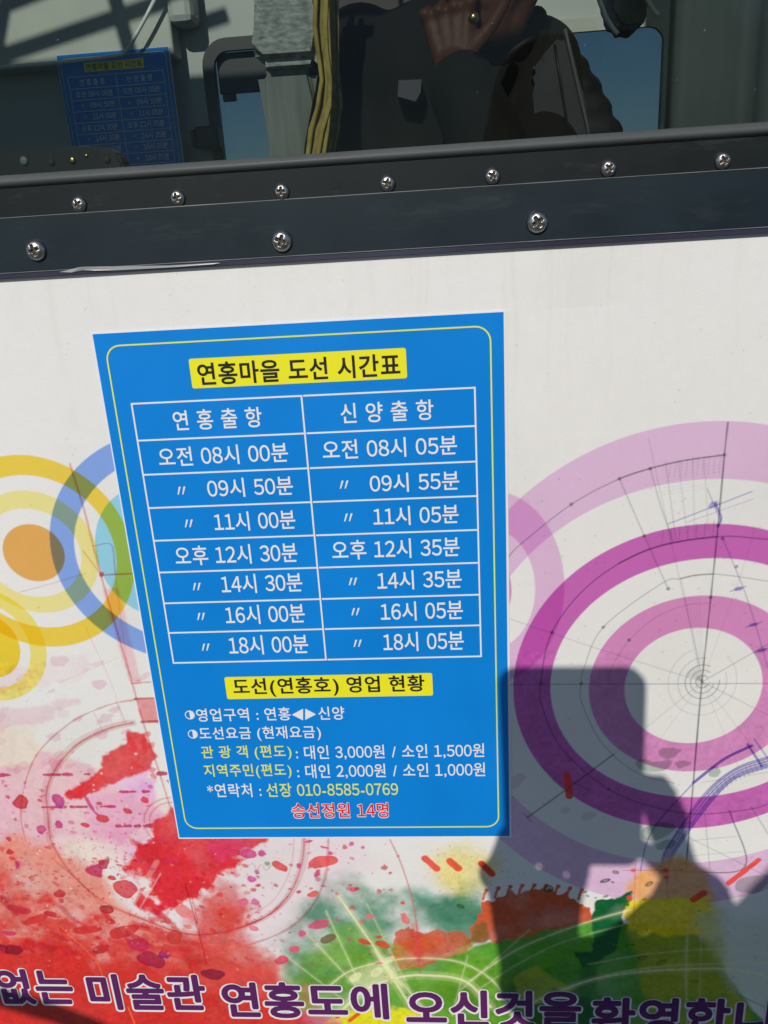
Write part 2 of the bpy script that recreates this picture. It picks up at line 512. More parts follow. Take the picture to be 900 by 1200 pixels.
inner_c = [(156,847),(127,854),(93,871),(68.5,896),(55,925),(56,952),(61,989),(83,1023),(122,1057),(169,1078),(220,1094.5),(265,1091.5),(310,1075),(337,1051),(352,1018),(356.5,982),(352,950)]
stroke(inner_c, .0012, RUST, .6, rough=.0008); stroke(inner_c, .0042, RUST, .30)
stroke([(u + (6 if u > 200 else -5), v - 3) for u, v in inner_c], .0006, RUST, .4)
stroke([(158,820),(128,826),(82.5,847),(41,888),(25,943),(30,985),(50,1030)], .0010, RUST, .5, rough=.0008)
stroke([(385,975),(382,1024),(367,1060),(340,1087),(298,1105),(241,1117),(190,1110)], .0016, RUST, .45, rough=.001)
stroke([(345,980),(340,1020),(320,1055),(290,1075)], .0006, RUST, .4)
sc = W2(206, 966)
for rr in (.017, .0205): stroke([sc + rr * np.array([math.cos(t), math.sin(t)]) for t in np.linspace(0, 6.2, 22)], .0010, RUST, .45, wall=True)
stroke([(82,544),(99,599),(118,673),(154.7,800),(168,847),(185,900),(204,960)], .0013, mulc(206,110,110), .6)
stroke([(97,645),(118,673),(118,676)], .0007, RUST, .5)
stroke([(108,640),(131,639),(135,673)], .0006, RUST, .5); stroke([(118,674),(158,672)], .0008, RUST, .7)
stroke([(131,640),(150,780),(166,800)], .0006, RUST, .3)
splat(119, 673, 3, mulc(210, 50, 60), .8, 1, 0, 'mul')
wash([(120,690),(138,690),(166,800),(152,800)], mulc(222,176,176), .7, .0012, .001, .01, 'mul')
wash([(159,819),(190,818),(195,846),(166,846)], mulc(216,120,120), .8, .0010, .002, .01, 'mul')
stroke([(154,801),(178,799)], .0008, RUST, .6); stroke([(158,819),(190,818)], .0014, RUST, .8); stroke([(166,846),(196,845)], .0018, RUST, .8)
stroke([(23,694),(60,684),(100,672)], .0006, RUST, .35); stroke([(100,735),(130,800),(145,850)], .0005, RUST, .25)
stroke([(136,822),(148,848)], .0007, RUST, .4); stroke([(110,835),(120,856)], .0006, RUST, .3); stroke([(70,800),(140,770)], .0005, RUST, .2)
MAG = alb(178, 40, 92)
for y_, segs in ((908, ((-5,12),(51,70),(74,84),(99,104),(186,200))), (946, ((50,66),(84,101),(118,134),(70,76))), (969, ((137,153),(158,163),(170,177))), (929, ((142,150),(153,158),(168,174)))):
    for a, b in segs: stroke([(a, y_ - .06 * (a - 50) * .2), (b, y_ - .06 * (b - 50) * .2)], .0022, MAG, .9, 'over', rough=.002)

# -- yellow cloud, green wash and hills on the right
wash([(500,1000),(545,990),(585,1008),(580,1040),(540,1052),(505,1035)], mulc(236,206,120), .75, .008, .008, .02, 'mul', .3)
wash([(318,1108),(345,1085),(378,1060),(392,1038),(418,1032),(440,1050),(470,1042),(500,1056),(530,1064),(562,1048),(566,1085),(545,1105),(500,1092),(462,1100),(455,1130),(395,1165),(345,1150)], mulc(96,146,118), .85, .009, .016, .022, 'mul', .9, 1, 6, .02)
wash([(330,1130),(370,1110),(420,1105),(452,1120),(455,1200),(380,1220),(345,1175)], mulc(50,120,66), .75, .009, .014, .02, 'mul', .8, 2)
wash([(560,1112),(592,1092),(640,1086),(640,1110),(600,1120)], alb(70, 150, 34), .6, .004, .006, .012)
wash([(480,1045),(520,1050),(560,1062),(600,1070),(560,1090),(500,1085)], mulc(120,170,150), .7, .006, .01, .02, 'mul', .8, 3)
GREEN = alb(60, 138, 24)
wash([(340,1260),(420,1175),(455,1140),(520,1122),(570,1102),(640,1090),(690,1079),(740,1082),(800,1090),(835,1100),(850,1140),(880,1180),(960,1260),(960,1420),(340,1420)], GREEN, .96, .0015, .004, .02, 'over', .12, 1)
wash([(735,1088),(800,1082),(838,1100),(858,1150),(890,1210),(900,1300),(740,1300),(760,1180)], alb(150, 158, 40), .8, .004, .006, .02, 'over', .35, 2)
wash([(470,1185),(520,1150),(600,1130),(640,1160),(700,1180),(690,1300),(470,1300)], alb(26, 92, 20), .75, .006, .01, .02, 'over', .4, 3)
wash([(545,1110),(620,1092),(690,1082),(700,1120),(640,1140),(580,1150)], alb(86, 158, 36), .55, .006, .008, .02, 'over', .3, 1)
wash([(600,1150),(628,1128),(640,1138),(670,1158),(660,1180),(610,1176)], alb(150, 160, 46), .7, .0012, .004, .012, 'over')
wash([(745,1018),(790,1006),(830,1018),(834,1052),(815,1060),(745,1056),(733,1040)], alb(236, 160, 72), .8, .004, .006, .015, 'over', .2)
wash([(729,1058),(740,1052),(832,1052),(838,1092),(800,1098),(735,1090)], alb(232, 200, 18), .95, .002, .003, .01)
wash([(800,1058),(838,1056),(850,1100),(860,1140),(830,1120)], alb(212, 196, 70), .6, .006, .006, .02)
wash([(815,1075),(870,1070),(960,1080),(960,1215),(905,1200),(860,1165),(830,1120)], alb(190, 204, 172), .55, .006, .006, .02, 'over', .3)
RB = alb(196, 84, 48)
wash([(456,1120),(462,1092),(478,1087),(500,1094),(512,1090),(535,1094),(552,1096),(556,1112),(525,1122),(500,1132),(470,1138)], RB, .95, .0008, .004, .006, 'over', .3)
wash([(548,1106),(552,1090),(566,1060),(580,1052),(600,1046),(643,1042),(672,1052),(690,1066),(692,1080),(640,1093),(588,1104)], RB, .97, .0007, .004, .005, 'over', .25)
wash([(546,1108),(556,1084),(570,1078),(572,1100),(560,1106)], alb(120, 92, 40), .8, .002, .004, .008)
for k in range(9):
    u = 566 + k * 14; v = 1050 - 6 * math.sin(k / 8 * 3.1)
    stroke([(u, v + 4), (u + 2, v - 3), (u + 5, v - 7)], .0018, RB, .9, 'over'); splat(u + 4, v - 7, 2.6, RB)
DG = alb(14, 92, 48)
wash([(740.6,1043.6),(736.7,1061),(730.8,1067),(729,1088),(721,1112),(705.5,1123),(684,1133),(674,1117),(694,1117),(696,1092),(694,1073),(700,1055),(721,1053)], DG, .97, .0008, .002, .006, 'over', .2)
wash([(684,1128),(705,1120),(700,1150),(690,1190),(672,1215),(676,1160)], DG, .6, .003, .006, .01)
wash([(650,1160),(690,1170),(700,1215),(660,1230)], DG, .7, .003, .006, .01)
for (u, v, r, a) in ((721,1022,4.5,.8),(709,1032,5.5,.9),(718,1034,2,.8),(710,1050,3,.7),(686,1045,3,.7),(689,1050,2.4,.7),(761,1036,5,.8),(754,1054,3,.7),(755,1091,5,.7),(742,1107,3,.7),(734,1108,2,.7),(752,1122,6,.6),(776,1128,6,.5),(813,1150,5,.5),(643,1041,7,.9),(540,1062,5,.8),(640,1098,4,.6),(575,1132,4,.6),(560,1127,3,.6)):
    splat(u, v, r, alb(30, 60, 36), a, .6, random.uniform(-.6, .6), 'over', .5, .55)
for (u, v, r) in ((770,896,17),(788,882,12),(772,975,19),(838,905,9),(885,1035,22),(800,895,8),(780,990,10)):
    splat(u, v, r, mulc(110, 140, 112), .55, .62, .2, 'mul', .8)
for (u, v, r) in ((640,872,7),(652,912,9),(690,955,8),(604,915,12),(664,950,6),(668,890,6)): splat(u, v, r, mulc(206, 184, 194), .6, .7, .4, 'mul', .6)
def dash(a, b, w, rgb, al=.92): stroke([a, b], w, rgb, al, 'over', .0006, .001)
RD = alb(224, 62, 40)
for a, b, w in (((498,1006),(512,1018),.0048),((527,1009),(537,1018),.0048),((564,1012),(576,1024),.0048),((664,907),(667,933),.0042),((564,1012),(577,1024),.0046),((813,1054),(824,1047),.0050),((854,1035),(889,1008),.0036)):
    dash(a, b, w, RD)
for (u, v, r) in ((742,1020,3),(780,1020,4),(738,1052,4),(781,1028,3)): splat(u, v, r, alb(226,70,50), .8)
stroke([(730,1020),(800,1020)], .0006, mulc(200,80,90), .6); stroke([(745,1010),(742,1085)], .0006, mulc(200,80,90), .5)
wash([(330,1150),(372,1095),(420,1085),(458,1100),(470,1140),(560,1120),(600,1150),(600,1260),(340,1260)], alb(112, 166, 44), .62, .010, .012, .02, 'over', .45, 2, 6, .014)
# bright light arcs over the hills
LY = alb(230, 234, 176)
def glow(pts, w=.0014, a=.7): stroke(pts, w * 2.4, LY, a * .30, 'over', .002); stroke(pts, w * .62, LY, a, 'over', .0008)
glow([(380,1160),(410,1138),(450,1127),(490,1123),(540,1128),(580,1152),(600,1190)], .0014, .7)
glow([(395,1190),(425,1162),(465,1146),(500,1143),(545,1150),(575,1180)], .0030, .8)
for a, b, w, al in (((396,1049),(470,1155),.0024,.75),((382,1068),(420,1150),.0012,.5),((356,1090),(440,1180),.0012,.5),((430,1060),(480,1160),.0010,.35),((440,1115),(540,1270),.0030,.7),((335,1120),(400,1170),.0010,.4),((470,1150),(520,1210),.0020,.6),((540,1160),(620,1090),.0008,.4),((548,1120),(530,1190),.0008,.4)):
    glow([a, b], w, al)
for (u, v) in ((440,1140),(415,1145),(455,1125)): splat(u, v, 9, LY, .65, .5, .7, 'over', .6)
wash([(405,1150),(450,1120),(470,1145),(430,1165)], LY, .5, .004, .006, .01)
glow([(550,1150),(600,1116),(650,1094),(700,1077),(740,1066)], .0012, .6)
glow([(560,1160),(610,1128),(660,1104),(730,1084)], .0007, .35)
glow([(612,1180),(680,1152),(740,1140),(800,1136),(860,1136),(905,1146)], .0022, .5)
glow([(640,1170),(700,1146),(780,1132),(905,1128)], .0010, .4)
glow([(690,1130),(760,1118),(850,1112),(900,1118)], .0008, .35)
glow([(806,1085),(804,1140),(806,1215)], .0012, .35); glow([(822,1095),(818,1215)], .0008, .25)
# lower yellow and pink shapes under the slogan
wash([(360,1215),(400,1185),(440,1178),(500,1186),(540,1215),(520,1300),(360,1300)], alb(238, 216, 30), .9, .002, .004, .01)
wash([(300,1200),(345,1185),(400,1196),(420,1260),(300,1280)], alb(212, 90, 150), .8, .004, .008, .015, 'over', .4)
stroke([(395,1192),(402,1186)], .003, RD, .9, 'over'); stroke([(410,1196),(420,1188)], .003, RD, .9, 'over')

# -- the big red wash at the lower left
RED = alb(204, 46, 40); RED2 = alb(208, 74, 66); SAL = alb(220, 140, 124)
wash([(-160,985),(0,985),(50,996),(95,1026),(130,1062),(180,1086),(215,1100),(270,1106),(310,1140),(340,1230),(-160,1260)], SAL, .85, .008, .018, .03, 'over', .3, 1, grow=.006)
wash([(130,990),(160,930),(420,970),(440,1010),(380,1060),(330,1120),(230,1115),(150,1080)], mulc(226,206,207), .7, .012, .012, .02, 'mul', .3, 3)
wash([(-160,1040),(0,1030),(60,1056),(110,1078),(165,1098),(230,1108),(280,1124),(330,1180),(360,1260),(-160,1320)], RED2, .9, .011, .024, .016, 'over', .6, 2, 6, .010, .003)
wash([(-160,1095),(0,1100),(80,1108),(140,1120),(230,1120),(290,1130),(335,1165),(375,1215),(380,1420),(-500,1420),(-500,1095)], RED, .97, .012, .03, .025, 'over', .15, 3, 6)
wash([(236,1052),(258,1034),(280,1040),(290,1066),(284,1100),(312,1130),(335,1165),(240,1150),(228,1100)], RED2, .85, .007, .011, .012, 'over', .35, 1, 6, grow=.002)
wash([(150,1016),(165,994),(190,966),(204,958),(235,970),(305,978),(300,986),(272,1010),(255,1028),(232,1040),(216,1052),(198,1064),(182,1076),(174,1062),(194,1044),(186,1034),(168,1022)], alb(212, 44, 54), .96, .0026, .011, .011, 'over', .12, 2, 6, grow=.004)
wash([(240,990),(285,975),(302,980),(280,1000),(255,1015)], alb(200, 60, 110), .5, .003, .006, .01)
wash([(77,932),(84,927),(105,915),(120,900),(122,888),(137,880),(151,871),(150,859),(168,863),(180,885),(172,903),(148,910),(118,921),(86,937)], alb(212, 52, 56), .96, .0012, .0022, .006, 'over', .1, 1, grow=.0012)
for k in range(14): splat(random.uniform(150, 182), random.uniform(858, 912), random.uniform(2, 5), alb(214, 60, 60), .6, .8, 0, 'over', .8)
for a, b in (((150,862),(158,876)),((168,862),(170,880))): stroke([a, b], .003, alb(214,60,60), .8, 'over', .001)
stroke([(98,930),(108,948),(116,956)], .0022, alb(196,50,110), .85, 'over', rough=.002)
stroke([(155,1060),(178,1020),(184,1010)], .0035, alb(226, 200, 186), .25, 'over', .0012); stroke([(163,1066),(188,1024)], .0012, alb(230,208,196), .3, 'over')
stroke([(217,1035),(232,1090),(242,1130)], .0011, RUST, .7); stroke([(225,1050),(236,1100)], .0006, RUST, .6)
stroke([(60,1005),(100,1040),(130,1075),(155,1110)], .0008, RUST, .5)
stroke(inner_c[6:14], .0014, mulc(200, 70, 60), .5, rough=.001)
big = [(24,941,9,(190,20,30),1),(119,959,8,(204,44,50),.6),(99,967,6,(206,40,60),.55),(149,950,4.5,(206,50,64),1),(170,937,5,(206,50,64),1),(110,1021,9,(188,30,92),1.1),(122,1012,5,(180,50,90),2.0),(147,1042,13,(206,32,46),.8),(131,1029,5,(206,32,46),.8),(126,1066,8,(150,30,40),.8),
       (70,1047,6,(196,36,44),.9),(12,999,4,(196,36,44),1),(20,1014,2.5,(190,40,110),2.2),(48,972,5,(196,60,120),1.2),(68,937,6,(176,50,130),1.5),(69,967,4.5,(190,50,120),1.3),(10,983,3.5,(200,50,60),.8),(215,1068,9,(224,120,120),.85),(204,1100,9,(196,60,56),1.3),(193,1118,7,(110,30,120),.8),
       (178,1125,16,(160,24,60),.7),(250,1142,11,(130,24,56),.65),(100,1090,22,(200,40,46),.30),(40,1078,16,(204,46,48),.30),(62,1072,9,(190,36,40),.4),(15,1113,11,(130,20,40),.7),(2,1112,7,(130,20,40),.9),(10,1094,9,(200,40,90),.35),(60,1111,7,(190,40,44),.7),(120,1112,14,(180,30,50),.4),
       (163,1108,10,(190,40,80),1.2),(145,1092,16,(196,40,40),.5),(307,1000,4,(204,60,140),1.3),(328,1015,8,(214,50,52),.75),(380,1010,16,(224,56,52),.42),(294,1030,5.5,(206,70,150),.9),(300,1057,5,(212,90,150),.9),(285,1057,6,(216,90,130),.9),(297,1088,7,(220,110,130),.6),(291,1000,9,(206,60,130),.8),
       (368,1047,7,(224,80,50),.6),(372,1084,12,(204,70,110),.55),(353,1094,5,(208,80,130),.8),(386,1100,10,(110,90,50),.55),(414,1042,4,(220,80,110),1),(427,1104,7,(206,60,44),.55),(448,1107,8,(206,60,44),.6),(444,1098,4,(206,60,44),.6),(434,1074,4,(216,110,110),1),(475,1077,5,(220,110,110),1.5),(472,1058,3,(210,70,60),.8),
       (330,1125,8,(214,60,90),.7),(345,1112,7,(214,80,110),.7),(313,1012,3,(120,160,110),1),(350,1015,3,(200,60,120),1.4),(372,1024,3,(206,60,110),2.2),(362,986,6,(204,60,110),.35),(380,993,5,(210,70,120),.3),(388,1000,3,(206,70,140),1),(412,989,3,(206,80,150),1),(425,993,2,(206,80,150),1),(350,1045,3,(206,60,110),.9),(457,1023,2,(206,80,110),.9)]
for u, v, r, c, asp in big: splat(u, v, r, alb(*c), .95, asp, random.uniform(-.5, .5), 'over', .5, .9)
def scatter(n, u0, u1, v0, v1, r0, r1, cols, al=.85, ok=None):
    for _ in range(n):
        u, v = random.uniform(u0, u1), random.uniform(v0, v1)
        if ok and not ok(u, v): continue
        r = r0 + (r1 - r0) * random.random() ** 3
        c = random.choice(cols)
        splat(u, v, r, alb(*c), al * random.uniform(.55, 1), random.uniform(.4, 1.1), random.uniform(-.9, .4), 'over', .55, random.choice((.75, .95, 1)))
PK = [(196,50,110),(204,44,60),(190,30,44),(176,40,120),(214,80,100)]
scatter(150, 0, 230, 915, 1060, .8, 4, PK)
scatter(330, -5, 300, 1005, 1125, .6, 4.6, [(200,28,36),(212,40,44),(190,30,60),(214,60,56),(226,110,96)])
scatter(110, 280, 470, 985, 1150, .8, 4, PK)
scatter(40, 480, 620, 985, 1060, .5, 1.2, [(206,90,110),(150,110,110)])
for k in range(26):                                               # long red smears
    u = random.uniform(-10, 200); v = random.uniform(1045, 1110) + u * .06
    stroke([(u, v), (u + random.uniform(10, 34), v + random.uniform(2, 16))], random.uniform(.002, .007), alb(*random.choice(((196,34,40),(206,48,46),(180,30,54)))), random.uniform(.4, .8), 'over', .0014, .004)
for k in range(40):                                               # white flecks in the wash
    splat(random.uniform(0, 190), random.uniform(880, 1090), random.uniform(.5, 1.6), alb(226, 206, 202), .7)
stroke([(290,1015),(297,1012),(301,1020),(306,1013),(312,1020),(318,1014),(324,1018)], .0004, alb(190,110,130), .7, 'over')
stroke([(457,984),(470,1012),(482,1050),(489,1090),(492,1140)], .0010, alb(200,80,90), .65, 'over')
stroke([(486,1085),(492,1125)], .0050, alb(214,60,70), .45, 'over', .002)
stroke([(70,1085),(115,1130),(120,1165)], .0006, alb(236,120,50), .7, 'over'); stroke([(150,1180),(158,1200)], .001, alb(236,120,50), .8, 'over')
for _ in range(900):                                              # fine spatter
    u = random.gauss(110, 110); v = random.gauss(1040, 60)
    if u > 430 or v > 1150: continue
    splat(u, v, random.uniform(.35, 1.3), alb(*random.choice(PK + [(120, 30, 60), (226, 150, 140)])), random.uniform(.3, .9))
for _ in range(160):
    splat(random.uniform(360, 900), random.uniform(1040, 1190), random.uniform(.4, 1.6), alb(*random.choice(((40, 90, 40), (30, 70, 50), (150, 170, 60), (190, 70, 50)))), random.uniform(.3, .8), .7)
gr = sub(-.25, .45, -.52, -.19)                                   # pigment granulation of the washes
tint = 1 - ART[gr].min(-1) / (ART[gr].max(-1) + 1e-3)
ART[gr] *= (1 + (.42 * fbm(PX[gr], PZ[gr], .0022, 3, 3) + .30 * fbm(PX[gr], PZ[gr], .009, 4, 1)) * np.clip(tint, 0, 1))[..., None]
# paper-print mottling and a little grime
ART *= (1 + 0.035 * fbm(PX, PZ, 0.004, 3, 1) + 0.07 * fbm(PX, PZ, 0.12, 3, 2))[..., None]
for k in range(120):
    splat(random.uniform(0, 900), random.uniform(320, 1000), random.uniform(.35, .8), alb(120, 116, 110), .45)

drip = np.zeros((NZ, NX), np.float32)
for k in range(60):
    x = random.uniform(-.2, .42); z1 = .03; L = random.uniform(.02, .16); w = random.uniform(.0006, .0022)
    sl = sub(x - .006, x + .006, z1 - L, z1 + .01)
    drip[sl] = np.maximum(drip[sl], np.exp(-((PX[sl] - x - .001 * np.sin(PZ[sl] * 90 + k)) / w) ** 2) * np.clip((PZ[sl] - z1 + L) / L, 0, 1) * random.uniform(.2, 1))
ART *= (1 - .045 * drip[..., None] * np.array([.8, 1.0, 1.3]))
ART *= (1 - .05 * np.clip(fbm(PX, PZ, .05, 5, 0) * 3, 0, 1)[..., None] * np.array([1.0, .95, 1.25]))
ART = np.clip(ART, 0.003, 0.86)

# ------------------------------------------------------------------ the cabin wall
def art_material():
    m = mat('printed_vinyl', (0.8, 0.78, 0.75), rough=0.34, spec=0.35, bump=0.04, bscale=90)
    n = m.node_tree.nodes; l = m.node_tree.links
    a = n.new('ShaderNodeAttribute'); a.attribute_name = 'print'; a.attribute_type = 'GEOMETRY'
    t = n.new('ShaderNodeTexNoise'); t.inputs['Scale'].default_value = 900; t.inputs['Detail'].default_value = 2
    tc = n.new('ShaderNodeTexCoord'); l.new(tc.outputs['Object'], t.inputs['Vector'])
    r = n.new('ShaderNodeMapRange'); r.inputs[3].default_value = 0.94; r.inputs[4].default_value = 1.06
    l.new(t.outputs[0], r.inputs[0])
    mx = n.new('ShaderNodeVectorMath'); mx.operation = 'SCALE'
    l.new(a.outputs['Color'], mx.inputs[0]); l.new(r.outputs[0], mx.inputs['Scale'])
    l.new(mx.outputs[0], n['Principled BSDF'].inputs['Base Color'])
    return m

def grid_mesh(name):
    me = bpy.data.meshes.new(name)
    co = np.zeros((NZ * NX, 3), np.float32)
    co[:, 0] = PX.ravel(); co[:, 2] = PZ.ravel()
    idx = np.arange(NZ * NX, dtype=np.int32).reshape(NZ, NX)
    q = np.stack([idx[:-1, :-1], idx[:-1, 1:], idx[1:, 1:], idx[1:, :-1]], -1).reshape(-1)
    nf = len(q) // 4
    me.vertices.add(len(co)); me.vertices.foreach_set('co', co.ravel())
    me.loops.add(len(q)); me.loops.foreach_set('vertex_index', q)
    me.polygons.add(nf)
    me.polygons.foreach_set('loop_start', np.arange(0, nf * 4, 4, dtype=np.int32))
    me.update(calc_edges=True)
    at = me.attributes.new('print', 'FLOAT_COLOR', 'POINT')
    rgba = np.ones((NZ * NX, 4), np.float32); rgba[:, :3] = ART.reshape(-1, 3)
    at.data.foreach_set('color', rgba.ravel())
    return me

wall = empty('cabin_wall', (0.1, 0, -0.54))
tag(wall, 'white boat cabin side wall printed with pink and yellow rings, red paint splashes and green hills', 'wall')
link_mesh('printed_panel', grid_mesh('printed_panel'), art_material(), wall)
M_wallcore = mat('painted_core', (0.6, 0.6, 0.58), 0.5)
bm = bmesh.new(); box(bm, -1.1, 1.3, 0.002, 0.03, -1.13, 0.034)
bm_obj('panel_core', bm, M_wallcore, wall)

M_plum = mat('plum_lettering', alb(86, 32, 90), 0.35, spec=.35)
M_wht = mat('white_lettering', (0.8, 0.78, 0.77), 0.35, spec=.35)
for s, l_, r_, h in (('지붕', (-112,1146), (-22,1151), 42), ('없는', (-5,1154), (85,1159), 41), ('미술관', (103,1160), (241,1166), 42), ('연홍도에', (260,1169), (455,1176), 42),
                     ('오신것을', (475,1178), (681,1187), 43), ('환영합니다', (693,1188), (968,1197), 45)):
    o, ref = px_text('slogan_lettering', s, l_, r_, h, -0.0007, M_plum, wall, bold=0, heavy=.030)
    a, b = W(*l_), W(*r_); c = W((l_[0] + r_[0]) / 2, (l_[1] + r_[1]) / 2)
    t = W((l_[0] + r_[0]) / 2, (l_[1] + r_[1]) / 2 - h / 2); bt = W((l_[0] + r_[0]) / 2, (l_[1] + r_[1]) / 2 + h / 2)
    lettering('lettering_outline', s, a.x, b.x, (t.z + bt.z) / 2, t.z - bt.z, -0.0002, M_wht, o, bold=0, heavy=.070, ref=ref)
for ch in wall.children:                                          # sub-parts hang on their word
    for g in ch.children: g.location = (0, 0, 0)

# torn film under the rail
M_film = mat('torn_white_film', (0.8, 0.8, 0.8), 0.3)
bm = bmesh.new()
pts = [(70,318.6),(97,315.2),(125,315.4),(160,314.6),(200,312.4),(230,310.2),(258,308.6),(250,309.6),(205,313.2),(150,316.0),(112,317.2),(98,316.6),(84,319.0)]
vs = [bm.verts.new(W(u, v, -0.0030 - 0.0008 * (i % 3 == 1))) for i, (u, v) in enumerate(pts)]
f = bm.faces.new(vs)
bmesh.ops.triangulate(bm, faces=[f])
bmesh.ops.solidify(bm, geom=bm.faces[:], thickness=0.0002)
bm_obj('torn_film', bm, M_film, wall)

# ------------------------------------------------------------------ window frame with its screws and glass
M_rail = mat('painted_rail', (0.0085, 0.018, 0.025), 0.5, spec=.24, noise=.12, nscale=30, bump=.05, bscale=120)
M_rail2 = mat('painted_rail_upper', (0.007, 0.011, 0.012), 0.5, spec=.22, noise=.15, nscale=40, bump=.05, bscale=140)
M_lip = mat('rail_edge_strip', (0.030, 0.030, 0.055), 0.3, spec=.5, noise=.3, nscale=10)
M_gask = mat('rubber_gasket', (0.085, 0.092, 0.092), 0.55, spec=.3, noise=.1, nscale=20)
M_steel = mat('stainless_screw', (0.46, 0.44, 0.41), 0.34, metal=1.0, noise=.08, nscale=300, bump=.15, bscale=500)
def weather(m, col, amount, scale, stretch):
    """dried salt, dust and fine scratches of their own shape on a painted surface"""
    n = m.node_tree.nodes; l = m.node_tree.links; b = n['Principled BSDF']
    tc = n.new('ShaderNodeTexCoord'); mp = n.new('ShaderNodeMapping'); mp.inputs['Scale'].default_value = stretch
    l.new(tc.outputs['Object'], mp.inputs['Vector'])
    t = n.new('ShaderNodeTexNoise'); t.inputs['Scale'].default_value = scale; t.inputs['Detail'].default_value = 9; t.inputs['Roughness'].default_value = .72
    l.new(mp.outputs[0], t.inputs['Vector'])
    r = n.new('ShaderNodeMapRange'); r.inputs[1].default_value = .56; r.inputs[2].default_value = .80; r.inputs[3].default_value = 0; r.inputs[4].default_value = amount
    l.new(t.outputs[0], r.inputs[0])
    mx = n.new('ShaderNodeMix'); mx.data_type = 'RGBA'
    l.new(r.outputs[0], mx.inputs['Factor'])
    src = b.inputs['Base Color'].links
    if src: l.new(src[0].from_socket, mx.inputs['A'])
    else: mx.inputs['A'].default_value = b.inputs['Base Color'].default_value
    mx.inputs['B'].default_value = (*col, 1)
    l.new(mx.outputs['Result'], b.inputs['Base Color'])
weather(M_rail, (.08, .088, .09), .35, 55, (.25, 1, 1)); weather(M_rail2, (.09, .10, .10), .45, 70, (.25, 1, 1)); weather(M_gask, (.18, .19, .18), .6, 60, (.15, 1, 1))
M_slot = mat('shaded_recess', (0.05, 0.04, 0.03), 0.7)  # shade inside the screw recess put into the colour

X0, X1 = -1.0, 1.2
Z_top, Z_seam, Z_bot, Z_lip = W(450, 188.5, -.003).z, W(450, 226.5, -.003).z, W(450, 293.5, -.003).z, W(450, 301, -.002).z
Z_glass = W(450, 173, -.006).z
win = empty('window', (0.1, 0, 0.08))
tag(win, 'dark framed boat cabin window with tinted glass above the printed white wall, fixed by a row of screws', 'window')
bm = bmesh.new(); box(bm, X0, X1, -0.0022, 0.03, Z_seam, Z_top, .0006)
bm_obj('upper_rail', bm, M_rail2, win)
bm = bmesh.new(); box(bm, X0, X1, -0.0028, 0.03, Z_bot, Z_seam + .0002, .0005)
bm_obj('lower_rail', bm, M_rail, win)
bm = bmesh.new(); box(bm, X0, X1, -0.0025, 0.02, Z_lip, Z_bot + .0003, .0005)
bm_obj('edge_strip', bm, M_lip, win)
bm = bmesh.new()
hz = Z_glass - Z_top
prof = [(.004, Z_top - .0004), (-.0022, Z_top - .0004), (-.0030, Z_top - .0001)]
prof += [(-.0030 - .0030 * math.sin(math.pi * t) ** .8 + .0022 * t, Z_top + hz * t) for t in np.linspace(.06, 1, 12)] + [(.004, Z_glass)]
pa = [bm.verts.new((X0, *p)) for p in prof]; pb = [bm.verts.new((X1, *p)) for p in prof]
for i in range(len(prof)):
    j = (i + 1) % len(prof); bm.faces.new((pa[i], pa[j], pb[j], pb[i]))
bm.faces.new(pa[::-1]); bm.faces.new(pb)
g = bm_obj('glazing_gasket', bm, M_gask, win)
for p in g.data.polygons: p.use_smooth = len(p.vertices) == 4
M_edge_hi = mat('edge_highlight_grey', (.17, .175, .18), .4, noise=.5, nscale=25, stretch=(1, .1, .1))  # pale strips paint the bright highlight along the rail edges
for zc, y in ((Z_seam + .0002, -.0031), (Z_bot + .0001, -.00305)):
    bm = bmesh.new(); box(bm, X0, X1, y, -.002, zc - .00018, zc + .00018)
    bm_obj('edge_highlight', bm, M_edge_hi, win)
ZT = 0.86
bm = bmesh.new(); box(bm, X0, X1, -0.0075, 0.03, ZT, ZT + .20, .001)
bm_obj('head_rail', bm, M_rail2, win)
for xa in (X0, X1 - .06):
    bm = bmesh.new(); box(bm, xa, xa + .06, -0.0072, 0.029, Z_top + .0003, ZT - .0003, .001)
    bm_obj('side_rail', bm, M_rail2, win)

